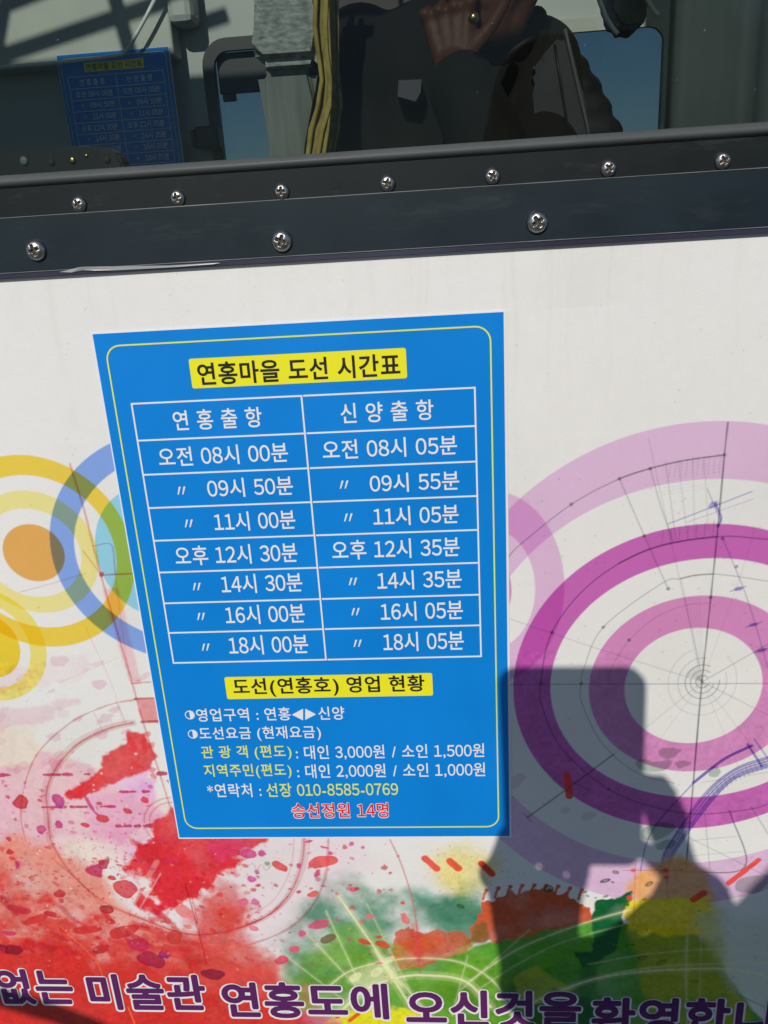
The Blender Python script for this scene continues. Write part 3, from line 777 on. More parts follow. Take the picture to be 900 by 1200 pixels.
def glass_material(tint, ior):
    m = bpy.data.materials.new('tinted_glass'); m.use_nodes = True
    n = m.node_tree.nodes; l = m.node_tree.links; n.clear()
    out = n.new('ShaderNodeOutputMaterial')
    tr = n.new('ShaderNodeBsdfTransparent'); tr.inputs['Color'].default_value = tint
    gl = n.new('ShaderNodeBsdfGlossy'); gl.inputs['Roughness'].default_value = 0.0; gl.inputs['Color'].default_value = (0.95, 1, 0.97, 1)
    fr = n.new('ShaderNodeFresnel'); fr.inputs['IOR'].default_value = ior
    mx = n.new('ShaderNodeMixShader')
    l.new(fr.outputs[0], mx.inputs[0]); l.new(tr.outputs[0], mx.inputs[1]); l.new(gl.outputs[0], mx.inputs[2])
    # dust specks and smears lying on the pane
    tc = n.new('ShaderNodeTexCoord')
    vo = n.new('ShaderNodeTexVoronoi'); vo.inputs['Scale'].default_value = 120; l.new(tc.outputs['Object'], vo.inputs['Vector'])
    lt = n.new('ShaderNodeMapRange'); lt.inputs[1].default_value = 0.05; lt.inputs[2].default_value = 0.02; lt.inputs[3].default_value = 0; lt.inputs[4].default_value = .22
    l.new(vo.outputs['Distance'], lt.inputs[0])
    sep = n.new('ShaderNodeSeparateColor'); l.new(vo.outputs['Color'], sep.inputs[0])
    gt = n.new('ShaderNodeMath'); gt.operation = 'GREATER_THAN'; gt.inputs[1].default_value = .62; l.new(sep.outputs[0], gt.inputs[0])
    mu = n.new('ShaderNodeMath'); mu.operation = 'MULTIPLY'; l.new(lt.outputs[0], mu.inputs[0]); l.new(gt.outputs[0], mu.inputs[1])
    no = n.new('ShaderNodeTexNoise'); no.inputs['Scale'].default_value = 14; no.inputs['Detail'].default_value = 8; l.new(tc.outputs['Object'], no.inputs['Vector'])
    nr = n.new('ShaderNodeMapRange'); nr.inputs[1].default_value = .35; nr.inputs[2].default_value = .8; nr.inputs[3].default_value = .0005; nr.inputs[4].default_value = .009
    l.new(no.outputs[0], nr.inputs[0])
    ad = n.new('ShaderNodeMath'); ad.operation = 'ADD'; l.new(mu.outputs[0], ad.inputs[0]); l.new(nr.outputs[0], ad.inputs[1])
    df = n.new('ShaderNodeBsdfDiffuse'); df.inputs['Color'].default_value = (.6, .6, .56, 1)
    m2 = n.new('ShaderNodeMixShader'); l.new(ad.outputs[0], m2.inputs[0]); l.new(mx.outputs[0], m2.inputs[1]); l.new(df.outputs[0], m2.inputs[2])
    l.new(m2.outputs[0], out.inputs['Surface'])
    return m
bm = bmesh.new()
vs = [bm.verts.new(p) for p in ((X0 + .05, 0, Z_glass - .004), (X1 - .05, 0, Z_glass - .004), (X1 - .05, 0, ZT + .004), (X0 + .05, 0, ZT + .004))]
bm.faces.new(vs)
M_glass = glass_material((0.53, 0.59, 0.57, 1), 1.26)
M_glass2 = glass_material((0.24, 0.30, 0.33, 1), 1.30)
bm_obj('glass_pane', bm, M_glass, win)

def screw_mesh(R, ang, seed):
    """pan head screw: domed head with a cross recess"""
    rnd = random.Random(seed)
    bm = bmesh.new()
    NR, NA = 22, 64
    H = R * .62
    rows = []; deep = set()
    for i in range(NR + 1):
        r = i / NR
        row = []
        for k in range(NA):
            t = 2 * math.pi * k / NA
            x, z = r * math.cos(t), r * math.sin(t)
            h = H * (1 - r ** 2.6) ** .62
            xr = x * math.cos(ang) + z * math.sin(ang); zr = -x * math.sin(ang) + z * math.cos(ang)
            d = 0
            for a, b in ((xr, zr), (zr, xr)):
                w = .115 + rnd.uniform(-.012, .012)
                e = max(0, 1 - max(abs(a) - w, 0) / .05) * max(0, 1 - max(abs(b) - .46, 0) / .08)
                d = max(d, e)
            h -= d * R * .36 * (1 - .5 * r)
            vv = bm.verts.new((x * R, -h, z * R)); row.append(vv)
            if d > .55: deep.add(vv)
            if i == 0: break
        rows.append(row)
    for k in range(NA):
        bm.faces.new((rows[0][0], rows[1][k], rows[1][(k + 1) % NA]))
    for i in range(1, NR):
        for k in range(NA):
            bm.faces.new((rows[i][k], rows[i + 1][k], rows[i + 1][(k + 1) % NA], rows[i][(k + 1) % NA]))
    base = [bm.verts.new((v.co.x, .0008, v.co.z)) for v in rows[-1]]
    for k in range(NA):
        bm.faces.new((rows[-1][k], base[k], base[(k + 1) % NA], rows[-1][(k + 1) % NA]))
    for f in bm.faces:
        if sum(v in deep for v in f.verts) >= 3: f.material_index = 1
    return bm
for i, (u, v) in enumerate(((92.5,239), (208,231.5), (330,224), (454,214.5), (577,206), (713,197), (847,188))):
    bm_obj('screw', screw_mesh(.0038, .5 + i * 1.31, i), M_steel, win, W(u, v, -.0028), smooth=True).data.materials.append(M_slot)
for i, (u, v) in enumerate(((42,293), (330,282), (629.5,260))):
    s = bm_obj('screw', screw_mesh(.0053, .3 + i * .9, 20 + i), M_steel, win, W(u, v, -.0034), smooth=True)
    s.data.materials.append(M_slot)
    s['label'] = 'larger screw of the lower rail'

# ------------------------------------------------------------------ the timetable poster
M_blue = mat('poster_blue', alb(0, 123, 206, 1.10), 0.40, spec=.2, noise=.06, nscale=14, bump=.12, bscale=26)
M_paper = mat('poster_white', (0.8, 0.8, 0.79), 0.32, spec=.4)
M_ink = mat('poster_white_ink', (0.80, 0.80, 0.80), 0.34, spec=.35)
M_yel = mat('poster_yellow_ink', alb(246, 222, 34, 1.1), 0.34, spec=.35)
M_line = mat('poster_line_ink', alb(214, 222, 96, 1.1), 0.34, spec=.35)
M_blk = mat('poster_black_ink', alb(34, 36, 36), 0.34, spec=.35)
M_red = mat('poster_red_ink', alb(226, 26, 42, 1.1), 0.34, spec=.35)

poster = empty('timetable_poster', (0.105, -0.0006, -0.3185))
tag(poster, 'blue ferry timetable poster with yellow headings stuck on the printed white wall in full sun', 'poster', 'blue timetable posters')
TL, TR, BR, BL_ = W(108.5,392.5), W(590,363.5), W(599,980), W(210.5,981)
def quad_corners(px, y):
    return [W(*p, y) for p in px]
PW, PH = .21, .3185
bm = bmesh.new(); box(bm, -.0008, PW + .0014, -.0005, -.0002, -PH - .0012, .0006)
bm_obj('sheet', bm, M_paper, poster)
bm = bmesh.new(); box(bm, 0, PW, -.0008, -.0005, -PH, 0)
bm_obj('printed_field', bm, M_blue, poster)
Y1, Y2, Y3 = -.00105, -.0013, -.0016
bm = bmesh.new()
bx0, bx1, bz0, bz1 = .0052, .2038, -.3116, -.0060
lw = .0008
ring_prism(bm, rounded(bx0, bx1, bz0, bz1, .008), rounded(bx0 + lw, bx1 - lw, bz0 + lw, bz1 - lw, .008 - lw), Y1, -.0008)
bm_obj('border_line', bm, M_line, poster)

def banner(px, l_, r_, h, s):
    c = [W(*p, Y1) for p in px]
    x0 = (c[0].x + c[3].x) / 2; x1 = (c[1].x + c[2].x) / 2
    z1 = (c[0].z + c[1].z) / 2; z0 = (c[2].z + c[3].z) / 2
    bm = bmesh.new(); poly_prism(bm, rounded(x0, x1, z0, z1, .0012, 4), Y1, -.0008)
    o = bm_obj('title_banner', bm, M_yel, poster)
    px_text('lettering', s, l_, r_, h, Y2, M_blk, o, bold=.018)
    for g in o.children: g.location = (0, 0, 0)
banner([(221.3,421.6),(475.5,406.6),(477.2,442.4),(225.4,456.3)], (231.7,440), (468.6,425.5), 27, '연홍마을 도선 시간표')
banner([(263,793),(506.5,789.5),(507.5,815.5),(266,819)], (273,805.3), (497.5,803), 22.5, '도선(연홍호) 영업 현황')

gxa, gxb, gza, gzb = .0147, .1950, -.0370, -.1919
zs = [W(*p).z for p in ((153.7,474.2),(162.4,517),(169.3,556.8),(176.3,595.5),(182,633.6),(187.8,670.6),(194,706.5),(199,741),(204,776))]
zs = [gza + (gzb - gza) * t for t in ((0, *[(zs[i] - zs[0]) / (zs[8] - zs[0]) for i in range(1, 8)], 1))]
bm = bmesh.new(); hw = .00045
xm = (W(355,464).x + W(381,772).x) / 2
for i in range(9):
    for a, b in ((gxa, xm - hw), (xm + hw, gxb)):
        box(bm, a + hw, b - (hw if b > xm + hw else 0), Y1, -.0008, zs[i] - hw, zs[i] + hw)
for x in (gxa, xm, gxb): box(bm, x - hw, x + hw, Y1, -.0008, gzb - hw, gza + hw)
bm_obj('timetable_grid', bm, M_ink, poster)

def ditto(u, v):
    c = W(u, v, Y1); bm = bmesh.new()
    for dx in (-.0013, .0013):
        poly_prism(bm, [(c.x + dx - .0004, c.z - .0022), (c.x + dx + .0003, c.z - .0022), (c.x + dx + .0020, c.z + .0022), (c.x + dx + .0009, c.z + .0022)], Y1, -.0008)
    bm_obj('ditto_mark', bm, M_ink, poster)
B = .010
def row(s, l_, r_, h=23, m=None, bold=B):
    return px_text('lettering', s, l_, r_, h, Y1, m or M_ink, poster, bold=bold)
row('연 홍 출 항', (202.8,492.5), (306.8,489), 24); row('신 양 출 항', (399,484.5), (508,480), 24)
row('오전 08시 00분', (185.5,535), (337.4,531)); row('오전 08시 05분', (377.9,527), (535.6,522))
for s, a, b, d in (('09시 50분',(242.7,572),(343.2,569.5),(211,575)), ('09시 55분',(433.3,567),(538,562.6),(401.5,568)),
                   ('11시 00분',(250.8,611.5),(346,609),(219.6,613.5)), ('11시 05분',(437.4,605.5),(537.5,602),(406.5,606.5)),
                   ('14시 30분',(259,684.5),(354,682.5),(229,687.5)), ('14시 35분',(442,681),(541,677.5),(412,681.5)),
                   ('16시 00분',(264,720.5),(357,719),(234,722.5)), ('16시 05분',(446,717),(542.5,714.5),(415,717)),
                   ('18시 00분',(268,756.5),(361,754.5),(239.5,758.5)), ('18시 05분',(449,752.5),(543.5,750.5),(417.5,754))):
    row(s, a, b, 22.5); ditto(*d)
row('오후 12시 30분', (205,651), (348.4,648)); row('오후 12시 35분', (389,645), (538.5,640.6))

def half_disc(u, v, r):
    c = W(u, v, Y1); k = W(u + 1, v, Y1).x - c.x; R = r * k
    bm = bmesh.new()
    o = [(c.x + R * math.cos(t), c.z + R * math.sin(t)) for t in np.linspace(0, 2 * math.pi, 28)[:-1]]
    i = [(c.x + R * .82 * math.cos(t), c.z + R * .82 * math.sin(t)) for t in np.linspace(0, 2 * math.pi, 28)[:-1]]
    ring_prism(bm, o, i, Y1, -.0008)
    poly_prism(bm, [(c.x + R * .9 * math.cos(t), c.z + R * .9 * math.sin(t)) for t in np.linspace(-math.pi / 2, math.pi / 2, 14)], Y2, -.0008)
    bm_obj('bullet_mark', bm, M_ink, poster)
half_disc(222.5, 838, 5.8); half_disc(226, 860.5, 5.8)
row('영업구역 : 연홍', (230,838), (340.5,836.5), 15.5); row('신양', (373,836), (403.5,835.5), 15.5)
for pts in ([(342.5,836.5),(355.5,829.5),(355.5,843)], [(370.5,836),(358,829.5),(358,842.5)]):
    bm = bmesh.new(); poly_prism(bm, [(W(*p).x, W(*p).z) for p in pts], Y1, -.0008); bm_obj('arrow_mark', bm, M_ink, poster)
row('도선요금 (현재요금)', (233.5,860.5), (376,859), 17)
row('관 광 객 (편도)', (236,882.5), (341.5,881.5), 17, M_line); row(': 대인 3,000원 / 소인 1,500원', (346.5,881.5), (567.5,880.5), 17)
row('지역주민(편도)', (239,904), (341.5,903.5), 17, M_line); row(': 대인 2,000원 / 소인 1,000원', (348,903.5), (568.5,903), 17)
row('*연락처 :', (243,926.5), (306,926), 16); row('선장 010-8585-0769', (312,925.5), (466.5,925), 16.5, M_line)
o, ref = px_text('lettering', '승선정원 14명', (342,950), (455,949.5), 17.5, Y3, M_red, poster, bold=.008)
a, b, t, bt = W(342,950,Y1), W(455,949.5,Y1), W(398,941,Y1), W(398,958.5,Y1)
lettering('lettering_outline', '승선정원 14명', a.x, b.x, (t.z + bt.z) / 2, t.z - bt.z, Y1, M_paper, o, bold=0, heavy=.05, ref=ref)
for g in o.children: g.location = (0, 0, 0)

# ------------------------------------------------------------------ inside the cabin
YB = 1.17
M_in = mat('cabin_lining', (0.42, 0.45, 0.42), 0.5, noise=.08, nscale=6)
M_in2 = mat('cabin_lining_pale', (0.44, 0.47, 0.41), 0.5, noise=.1, nscale=9)
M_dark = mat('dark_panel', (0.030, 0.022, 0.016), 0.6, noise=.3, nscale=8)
M_rub = mat('black_rubber', (0.012, 0.013, 0.013), 0.45)
M_deck = mat('cabin_deck', (0.28, 0.28, 0.26), 0.6, noise=.2, nscale=8)
FLOOR = -1.15
inner = empty('cabin_lining', (0.1, YB, FLOOR))
tag(inner, 'grey inner lining of the cabin seen dimly through the tinted glass', 'cabin')
def P(u, v, y=YB):
    q = W(u, v, y); return q.x, q.z
# rear wall around two window openings
ax0, az1 = P(246, 58); ax1 = P(392, 60)[0]; az0 = P(300, 186)[1]
bx0_, bz1_ = P(607, 40); bx1_ = P(781, 40)[0]; bz0_ = P(700, 172)[1]
az0 = az0 - .12; bz0_ = bz0_ - .12
bm = bmesh.new()
for x0, x1, z0, z1 in ((-1.0, ax0, FLOOR, 1.25), (ax0, ax1, az1, 1.25), (ax0, ax1, FLOOR, az0), (ax1, bx0_, FLOOR, 1.25), (bx0_, bx1_, bz1_, 1.25), (bx0_, bx1_, FLOOR, bz0_), (bx1_, 1.2, FLOOR, 1.25)):
    box(bm, x0, x1, YB, YB + .03, z0, z1)
bm_obj('rear_panel', bm, M_in, inner)
bm = bmesh.new(); box(bm, -1.03, -1.0, .03, YB + .03, FLOOR, 1.25); bm_obj('end_panel', bm, M_in, inner)
bm = bmesh.new(); box(bm, 1.2, 1.23, .03, YB + .03, FLOOR, 1.25); bm_obj('end_panel', bm, M_in, inner)
bm = bmesh.new(); box(bm, -1.03, 1.23, .42, YB + .06, 1.252, 1.28); bm_obj('ceiling_panel', bm, M_in2, inner)
bm = bmesh.new(); box(bm, -1.03, 1.23, .031, YB, FLOOR - .03, FLOOR - .001); bm_obj('floor_panel', bm, M_deck, inner)
# pale upper ledge on the left and dark panel put in for the shade behind the passenger
x0, z0 = P(-60, 98, YB - .02); x1, _ = P(212, 80, YB - .02)
bm = bmesh.new(); box(bm, x0, x1, YB - .05, YB - .001, z0 + .01, .99, .004); bm_obj('upper_panel', bm, M_in2, inner)
x0, _ = P(214, 80); x1, _ = P(243, 80)
bm = bmesh.new(); box(bm, x0, x1, YB - .06, YB - .001, P(225, 36)[1], .98, .012); bm_obj('post_cover', bm, M_in, inner)
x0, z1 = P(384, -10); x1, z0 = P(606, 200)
bm = bmesh.new(); box(bm, x0, x1, YB - .03, YB - .002, FLOOR + .01, 0.98, .004); bm_obj('shade_panel', bm, M_dark, inner)

def far_window(x0, x1, z0, z1, label, blind):
    e = empty('far_window', ((x0 + x1) / 2, YB, (z0 + z1) / 2))
    tag(e, label, 'window')
    bm = bmesh.new(); r = .03
    ring_prism(bm, rounded(x0 - .014, x1 + .014, z0 - .014, z1 + .014, r + .014), rounded(x0 + .006, x1 - .006, z0 + .006, z1 - .006, r - .004), YB - .012, YB - .0005)
    bm_obj('rubber_seal', bm, M_rub if blind else M_in2, e)
    bm = bmesh.new(); vs = [bm.verts.new(p) for p in ((x0, YB + .015, z0), (x1, YB + .015, z0), (x1, YB + .015, z1), (x0, YB + .015, z1))]; bm.faces.new(vs)
    bm_obj('pane', bm, M_glass2, e)
    if blind:
        zb = P(290, 108)[1]
        bm = bmesh.new(); box(bm, x0 + .008, x1 - .008, YB + .004, YB + .011, zb, z1 - .006, .002)
        xk = P(268, 112)[0]; box(bm, xk - .012, xk + .012, YB + .0035, YB + .0105, zb - .012, zb - .0002, .002)
        bm_obj('black_blind', bm, M_rub, e)
    return e
fw = far_window(ax0, ax1, az0, az1, 'rounded far cabin window with a black upper blind, seen through the glass beside the inner poster', True)
x, z = P(247, 162, YB - .02)
bm = bmesh.new(); box(bm, x - .022, x + .020, YB - .045, YB - .012, z - .018, z + .018, .004)
box(bm, x - .030, x - .0225, YB - .04, YB - .014, z - .014, z + .014, .002)
bm_obj('latch', bm, M_rub, fw)
far_window(bx0_, bx1_, bz0_, bz1_, 'pale blue far cabin window right of the person behind the glass', False)

# second poster on the rear wall
def copy_tree(o, parent=None):
    c = o.copy(); COL.objects.link(c)
    if parent is not None:
        c.parent = parent
    for ch in o.children: copy_tree(ch, c)
    return c
p2 = copy_tree(poster)
a = W(78, 70.5, YB - .012); b = W(205, 56, YB - .012)
k = (b.x - a.x) / .21
p2.scale = (k, 1, k)
p2.location = (a.x + .105 * k, YB - .003 - .0006, a.z - .3185 * k)
if p2.location.y + .0006 > YB - .05 and a.z > 0: p2.location.y = YB - .0525
p2['label'] = 'second blue timetable poster inside the cabin, dim behind the tinted glass at upper left'

# black perforated strip just inside the glass
strip = empty('window_slide', W(70, 190, .02))
tag(strip, 'black rounded window slide strip with holes just inside the glass at the lower left', 'window slide')
bm = bmesh.new()
A = [(-160,188),(60,174.5),(112,171.5),(130,174),(142,181),(149,192),(150,210),(-160,232)]
poly_prism(bm, [(W(u, v, .02).x, W(u, v, .02).z) for u, v in A], .014, .026)
bmesh.ops.bevel(bm, geom=bm.edges[:], offset=.0012, segments=2, affect='EDGES')
bm_obj('slide_bar', bm, M_rub, strip)
M_brass = mat('brass_screw', (.65, .45, .14), .3, metal=1)
M_grey = mat('grey_plug', (.22, .24, .25), .5)
for (u, v, r, mm) in ((28,188.5,.0021,M_grey), (84.5,188,.0017,M_brass), (60,190,.0016,M_slot), (125,187,.0017,M_slot), (101,182.5,.0008,M_brass)):
    c = W(u, v, .0135)
    bm = bmesh.new()
    bmesh.ops.create_uvsphere(bm, u_segments=14, v_segments=8, radius=r)
    for q in bm.verts: q.co.y *= .4
    bm_obj('screw' if mm is M_brass else 'plug', bm, mm, strip, c, smooth=True)

# pipes of the canopy frame under the open part of the roof; their shadows cross the lining
M_pipe = mat('dark_pipe', (0.045, 0.05, 0.045), .5)
frame = empty('pipe_frame', (-.1, .15, 1.05))
tag(frame, 'crossed pipes of the canopy frame above the window, their shadows falling on the inner lining', 'frame')
for i, (p, q, w) in enumerate((((40,-70),(5,120),.011), ((134,-34),(176,120),.013), ((-60,110),(260,4),.011), ((-60,60),(130,-12),.008))):
    bm = bmesh.new(); yy = YB - .02
    a, b = [W(*c, yy) + SUN * ((yy - (.12 + .03 * i)) / -SUN.y) for c in (p, q)]
    tube(bm, [a, (a + b) / 2, b], w, 12)
    bm_obj('pipe', bm, M_pipe, frame, smooth=True)
M_trim = mat('pale_trim', (.7, .72, .68), .4)
trim = empty('edge_trim', W(160, 40, YB - .09))
tag(trim, 'thin pale bent edge trim above the inner timetable poster', 'trim')
bm = bmesh.new(); tube(bm, [W(u, v, YB - .075) for u, v in ((-30,82),(60,74),(118,68),(144,64),(151,56),(160,40),(172,18),(185,-8))], .0032, 8)
bm_obj('trim_bar', bm, M_trim, trim, smooth=True)

# woven grey seat back
M_weave = mat('grey_weave', (.42, .42, .40), .85, noise=.5, nscale=110, bump=1.0, bscale=110, stretch=(.8, 1, 1.8))
M_vinyl = mat('grey_seat_cloth', (.24, .24, .22), .75, noise=.25, nscale=30, bump=.3, bscale=60, stretch=(2, 1, .3))
seat = empty('seat', W(336, 100, .72))
tag(seat, 'high grey woven seat back standing behind the glass left of the person', 'seat')
def cushion(name, px, y0, y1, material, sub=3):
    bm = bmesh.new(); poly_prism(bm, [(W(u, v, y0).x, W(u, v, y0).z) for u, v in px], y0, y1)
    bmesh.ops.bevel(bm, geom=bm.edges[:], offset=.012, segments=3, affect='EDGES')
    return bm_obj(name, bm, material, seat)
cushion('headrest', [(297,-60),(366,-60),(370,20),(376,62),(373,72),(298,77),(295,50)], .70, .78, M_weave)
cushion('backrest', [(298,79),(372,74),(366,120),(357,170),(352,420),(330,420),(316,180)], .72, .79, M_vinyl)
# seat base and legs down to the floor
xs = W(345, 400, .75)
bm = bmesh.new(); box(bm, xs.x - .10, xs.x + .10, .56, .80, -.62, -.54, .02); bm_obj('seat_pad', bm, M_vinyl, seat)
bm = bmesh.new(); box(bm, xs.x - .018, xs.x + .018, .735, .77, -.56, W(345, 415, .75).z + .02, .004); bm_obj('back_post', bm, M_pipe, seat)
bm = bmesh.new(); tube(bm, [(xs.x, .68, -.55), (xs.x, .68, FLOOR)], .03, 14); bm_obj('pedestal', bm, M_pipe, seat)

# hanging yellow fringe
M_yf = mat('yellow_fringe', (.48, .35, .085), .85, noise=.4, nscale=50)
fringe = empty('fringed_cloth', W(380, -60, .74))
tag(fringe, 'yellow brown fringed cloth hanging between the grey seat back and the person', 'cloth')
bm = bmesh.new()
rr = random.Random(4)
for i in range(150):
    s = (i * .618) % 1
    off = rr.uniform(-5, 5)
    path = [(374 + 22 * s, -70), (371 + 24 * s, -20 + off), (370 + 25 * s + off * .5, 30), (374 + 20 * s + off * .6, 62 + off), (377 + 20 * s, 95 + off), (372 + 28 * s, 125), (367 + 26 * s + off, 152), (362 + 22 * s + off, 190 + rr.uniform(-4, 12)), (360 + 22 * s + off, 250)]
    y = .70 + .018 * math.sin(s * 9) + rr.uniform(-.012, .012)
    tube(bm, [W(u, v, y) for u, v in path], rr.uniform(.0015, .0030), 5)
bm_obj('fringe', bm, M_yf, fringe, smooth=True)
bm = bmesh.new(); a, b = W(362, -72, .70), W(402, -72, .70); tube(bm, [a, b], .012, 10)
tube(bm, [(a.x + .01, .70, a.z), (a.x + .01, .70, 1.251)], .004, 8)
bm_obj('hanging_rod', bm, M_pipe, fringe)

# curved pale bars at the upper right
wheel = empty('curved_rail', W(720, -20, .95))
tag(wheel, 'thin pale curved rails with a dark pad behind the glass at the upper right', 'rail')
for pts, y in (([(690,-60),(697,-20),(703,2),(710,20),(718,33),(724,40)], .95), ([(742,-50),(752,-15),(759,0),(766,12),(772,18)], .96)):
    bm = bmesh.new(); tube(bm, [W(u, v, y) for u, v in pts], .0035, 8); bm_obj('rail_bar', bm, M_trim, wheel, smooth=True)
bm = bmesh.new(); poly_prism(bm, [(W(u, v, .99).x, W(u, v, .99).z) for u, v in ((706,-60),(758,-60),(760,10),(752,34),(735,38),(722,34),(712,14))], .98, 1.05)
bmesh.ops.bevel(bm, geom=bm.edges[:], offset=.008, segments=2, affect='EDGES')
bm_obj('pad', bm, mat('dark_pad', (.10, .11, .10), .7, noise=.2), wheel)
# a grey-green curtain on the right
M_curt = mat('grey_green_curtain', (.80, .86, .85), .8, noise=.08, nscale=10)
cur = empty('curtain', W(880, 60, .55))
tag(cur, 'plain grey green curtain hanging behind the glass at the right', 'curtain')
bm = bmesh.new()
xa, xb = W(783, 60, .55).x, 1.18
n = 90; zt, zb = 1.251, -.3
for i in range(n + 1):
    x = xa + (xb - xa) * i / n; y = .55 + .006 * math.sin(i * .62) + .003 * math.sin(i * 1.7)
    for z in (zb, zt): bm.verts.new((x, y, z))
bm.verts.ensure_lookup_table()
for i in range(n): bm.faces.new((bm.verts[2 * i], bm.verts[2 * i + 2], bm.verts[2 * i + 3], bm.verts[2 * i + 1]))
bmesh.ops.solidify(bm, geom=bm.faces[:], thickness=.002)
bm_obj('curtain_cloth', bm, M_curt, cur, smooth=True)

# ------------------------------------------------------------------ people
def hull(bm, a, ra, b=None, rb=None, seg=14):
    """tapered limb between two (elliptic) balls"""
    tmp = bmesh.new()
    for c, r in ((a, ra), (b if b is not None else a, rb if rb is not None else ra)):
        r = r if isinstance(r, (tuple, list)) else (r, r, r)
        g = bmesh.ops.create_uvsphere(tmp, u_segments=seg, v_segments=seg // 2 + 2, radius=1)
        for v in g['verts']: v.co = Vector((c[0] + v.co.x * r[0], c[1] + v.co.y * r[1], c[2] + v.co.z * r[2]))
        if b is None: break
    h = bmesh.ops.convex_hull(tmp, input=tmp.verts)
    dead = list({e for e in h['geom_interior'] + h['geom_unused'] if isinstance(e, bmesh.types.BMVert)})
    if dead: bmesh.ops.delete(tmp, geom=dead, context='VERTS')
    me = bpy.data.meshes.new('limb'); tmp.to_mesh(me); tmp.free()
    bm.from_mesh(me); bpy.data.meshes.remove(me)

def chain(bm, pts, radii):
    for i in range(len(pts) - 1): hull(bm, pts[i], radii[i], pts[i + 1], radii[i + 1])

def fuse(name, bm, material, parent, voxel=.006, smooth=4):
    me = bpy.data.meshes.new(name); bm.to_mesh(me); bm.free()
    ob = bpy.data.objects.new(name, me); COL.objects.link(ob)
    r = ob.modifiers.new('remesh', 'REMESH'); r.mode = 'VOXEL'; r.voxel_size = voxel; r.use_smooth_shade = True
    s = ob.modifiers.new('smooth', 'SMOOTH'); s.iterations = smooth; s.factor = .5
    bpy.context.view_layer.update()
    nm = bpy.data.meshes.new_from_object(ob.evaluated_get(bpy.context.evaluated_depsgraph_get()))
    bpy.data.objects.remove(ob); bpy.data.meshes.remove(me)
    nm.name = name
    return link_mesh(name, nm, material, parent, smooth=True)

def hand(bm, wrist, direction, palm_normal, thumb_side, curl=.5, size=1.0):
    """palm, four jointed fingers of different lengths and a thumb leaving the side of the palm"""
    d = Vector(direction).normalized(); n = Vector(palm_normal); n = (n - d * n.dot(d)).normalized()
    s = Vector(thumb_side); s = (s - d * s.dot(d) - n * s.dot(n)).normalized()
    w = Vector(wrist)
    k = size
    base = w + d * .085 * k
    for off in (-.027, -.009, .009, .027):
        hull(bm, w + d * .012 * k + s * off * .6 * k, .014 * k, base + s * off * 1.15 * k, .0110 * k, 10)
    for off, L in ((.034, .068), (.0115, .078), (-.0115, .072), (-.033, .056)):
        hull(bm, base + s * off * k - n * .006 * k, .0105 * k)               # knuckle
        p = base + s * off * k; dirv = d.copy(); r = .0084 * k
        for seg_l, ang in ((.45, curl * .8), (.31, curl), (.24, curl * .7)):
            dirv = (dirv * math.cos(ang) + n * math.sin(ang)).normalized()
            q = p + dirv * L * seg_l * k
            hull(bm, p, r, q, r * .9, 10)
            p = q; r *= .9
    p = w + d * .025 * k + s * .026 * k; dirv = (d * .65 + s * .75 + n * .25).normalized(); r = .0115 * k
    for L, ang in ((.036, 0), (.030, .25), (.024, .25)):
        dirv = (dirv + d * ang + n * ang * .6).normalized()
        q = p + dirv * L * k
        hull(bm, p, r, q, r * .9, 10); p = q; r *= .9

def head(bm, c, up, face, s=1.0):
    """skull, jaw, nose, ears around the head centre c; returns local axes"""
    up = Vector(up).normalized(); f = Vector(face); f = (f - up * f.dot(up)).normalized(); r = up.cross(f)
    def at(a, b, h): return Vector(c) + r * a * s + f * b * s + up * h * s
    hull(bm, at(0, -.012, .035), .086 * s, at(0, .0, .02), .080 * s)
    hull(bm, at(0, .012, 0), .072 * s, at(0, .050, -.085), .030 * s)      # to the chin
    for sd in (-1, 1):
        hull(bm, at(sd * .040, .02, -.02), .034 * s, at(sd * .022, .052, -.083), .022 * s)
        hull(bm, at(sd * .036, .062, -.012), .020 * s)                    # cheek
        hull(bm, at(sd * .076, -.010, .012), (.010 * s, .020 * s, .028 * s), at(sd * .080, -.018, .0), (.008 * s, .016 * s, .022 * s))   # ear
        hull(bm, at(sd * .030, .074, .032), .011 * s, at(sd * .010, .080, .030), .010 * s)   # brow
    hull(bm, at(0, .080, .018), .008 * s, at(0, .099, -.022), .0125 * s)  # nose
    hull(bm, at(-.018, .074, -.055), .0075 * s, at(.018, .074, -.055), .0075 * s)           # upper lip
    hull(bm, at(-.014, .073, -.066), .0075 * s, at(.014, .073, -.066), .0075 * s)           # lower lip
    return at

M_skin = mat('skin', (.115, .036, .018), .55, spec=.35, noise=.08, nscale=30)
M_hair = mat('dark_hair', (.012, .010, .009), .5, noise=.3, nscale=90)
M_eye = mat('eye_white', (.6, .58, .55), .2)
M_iris = mat('dark_iris', (.02, .012, .008), .2)
M_jack = mat('brown_jacket', (.009, .006, .004), .9, noise=.2, nscale=30)
M_puff = mat('charcoal_puffer', (.020, .018, .021), .6, noise=.2, nscale=20)
M_grey2 = mat('grey_lining', (.060, .054, .060), .8, noise=.15, nscale=40)
M_shirt = mat('navy_shirt', (.012, .016, .03), .8)
M_trou = mat('dark_trousers', (.02, .02, .025), .8, noise=.2)
M_shoe = mat('black_shoes', (.015, .015, .015), .4)
M_gold = mat('gold_ring', (.75, .55, .16), .25, metal=1)

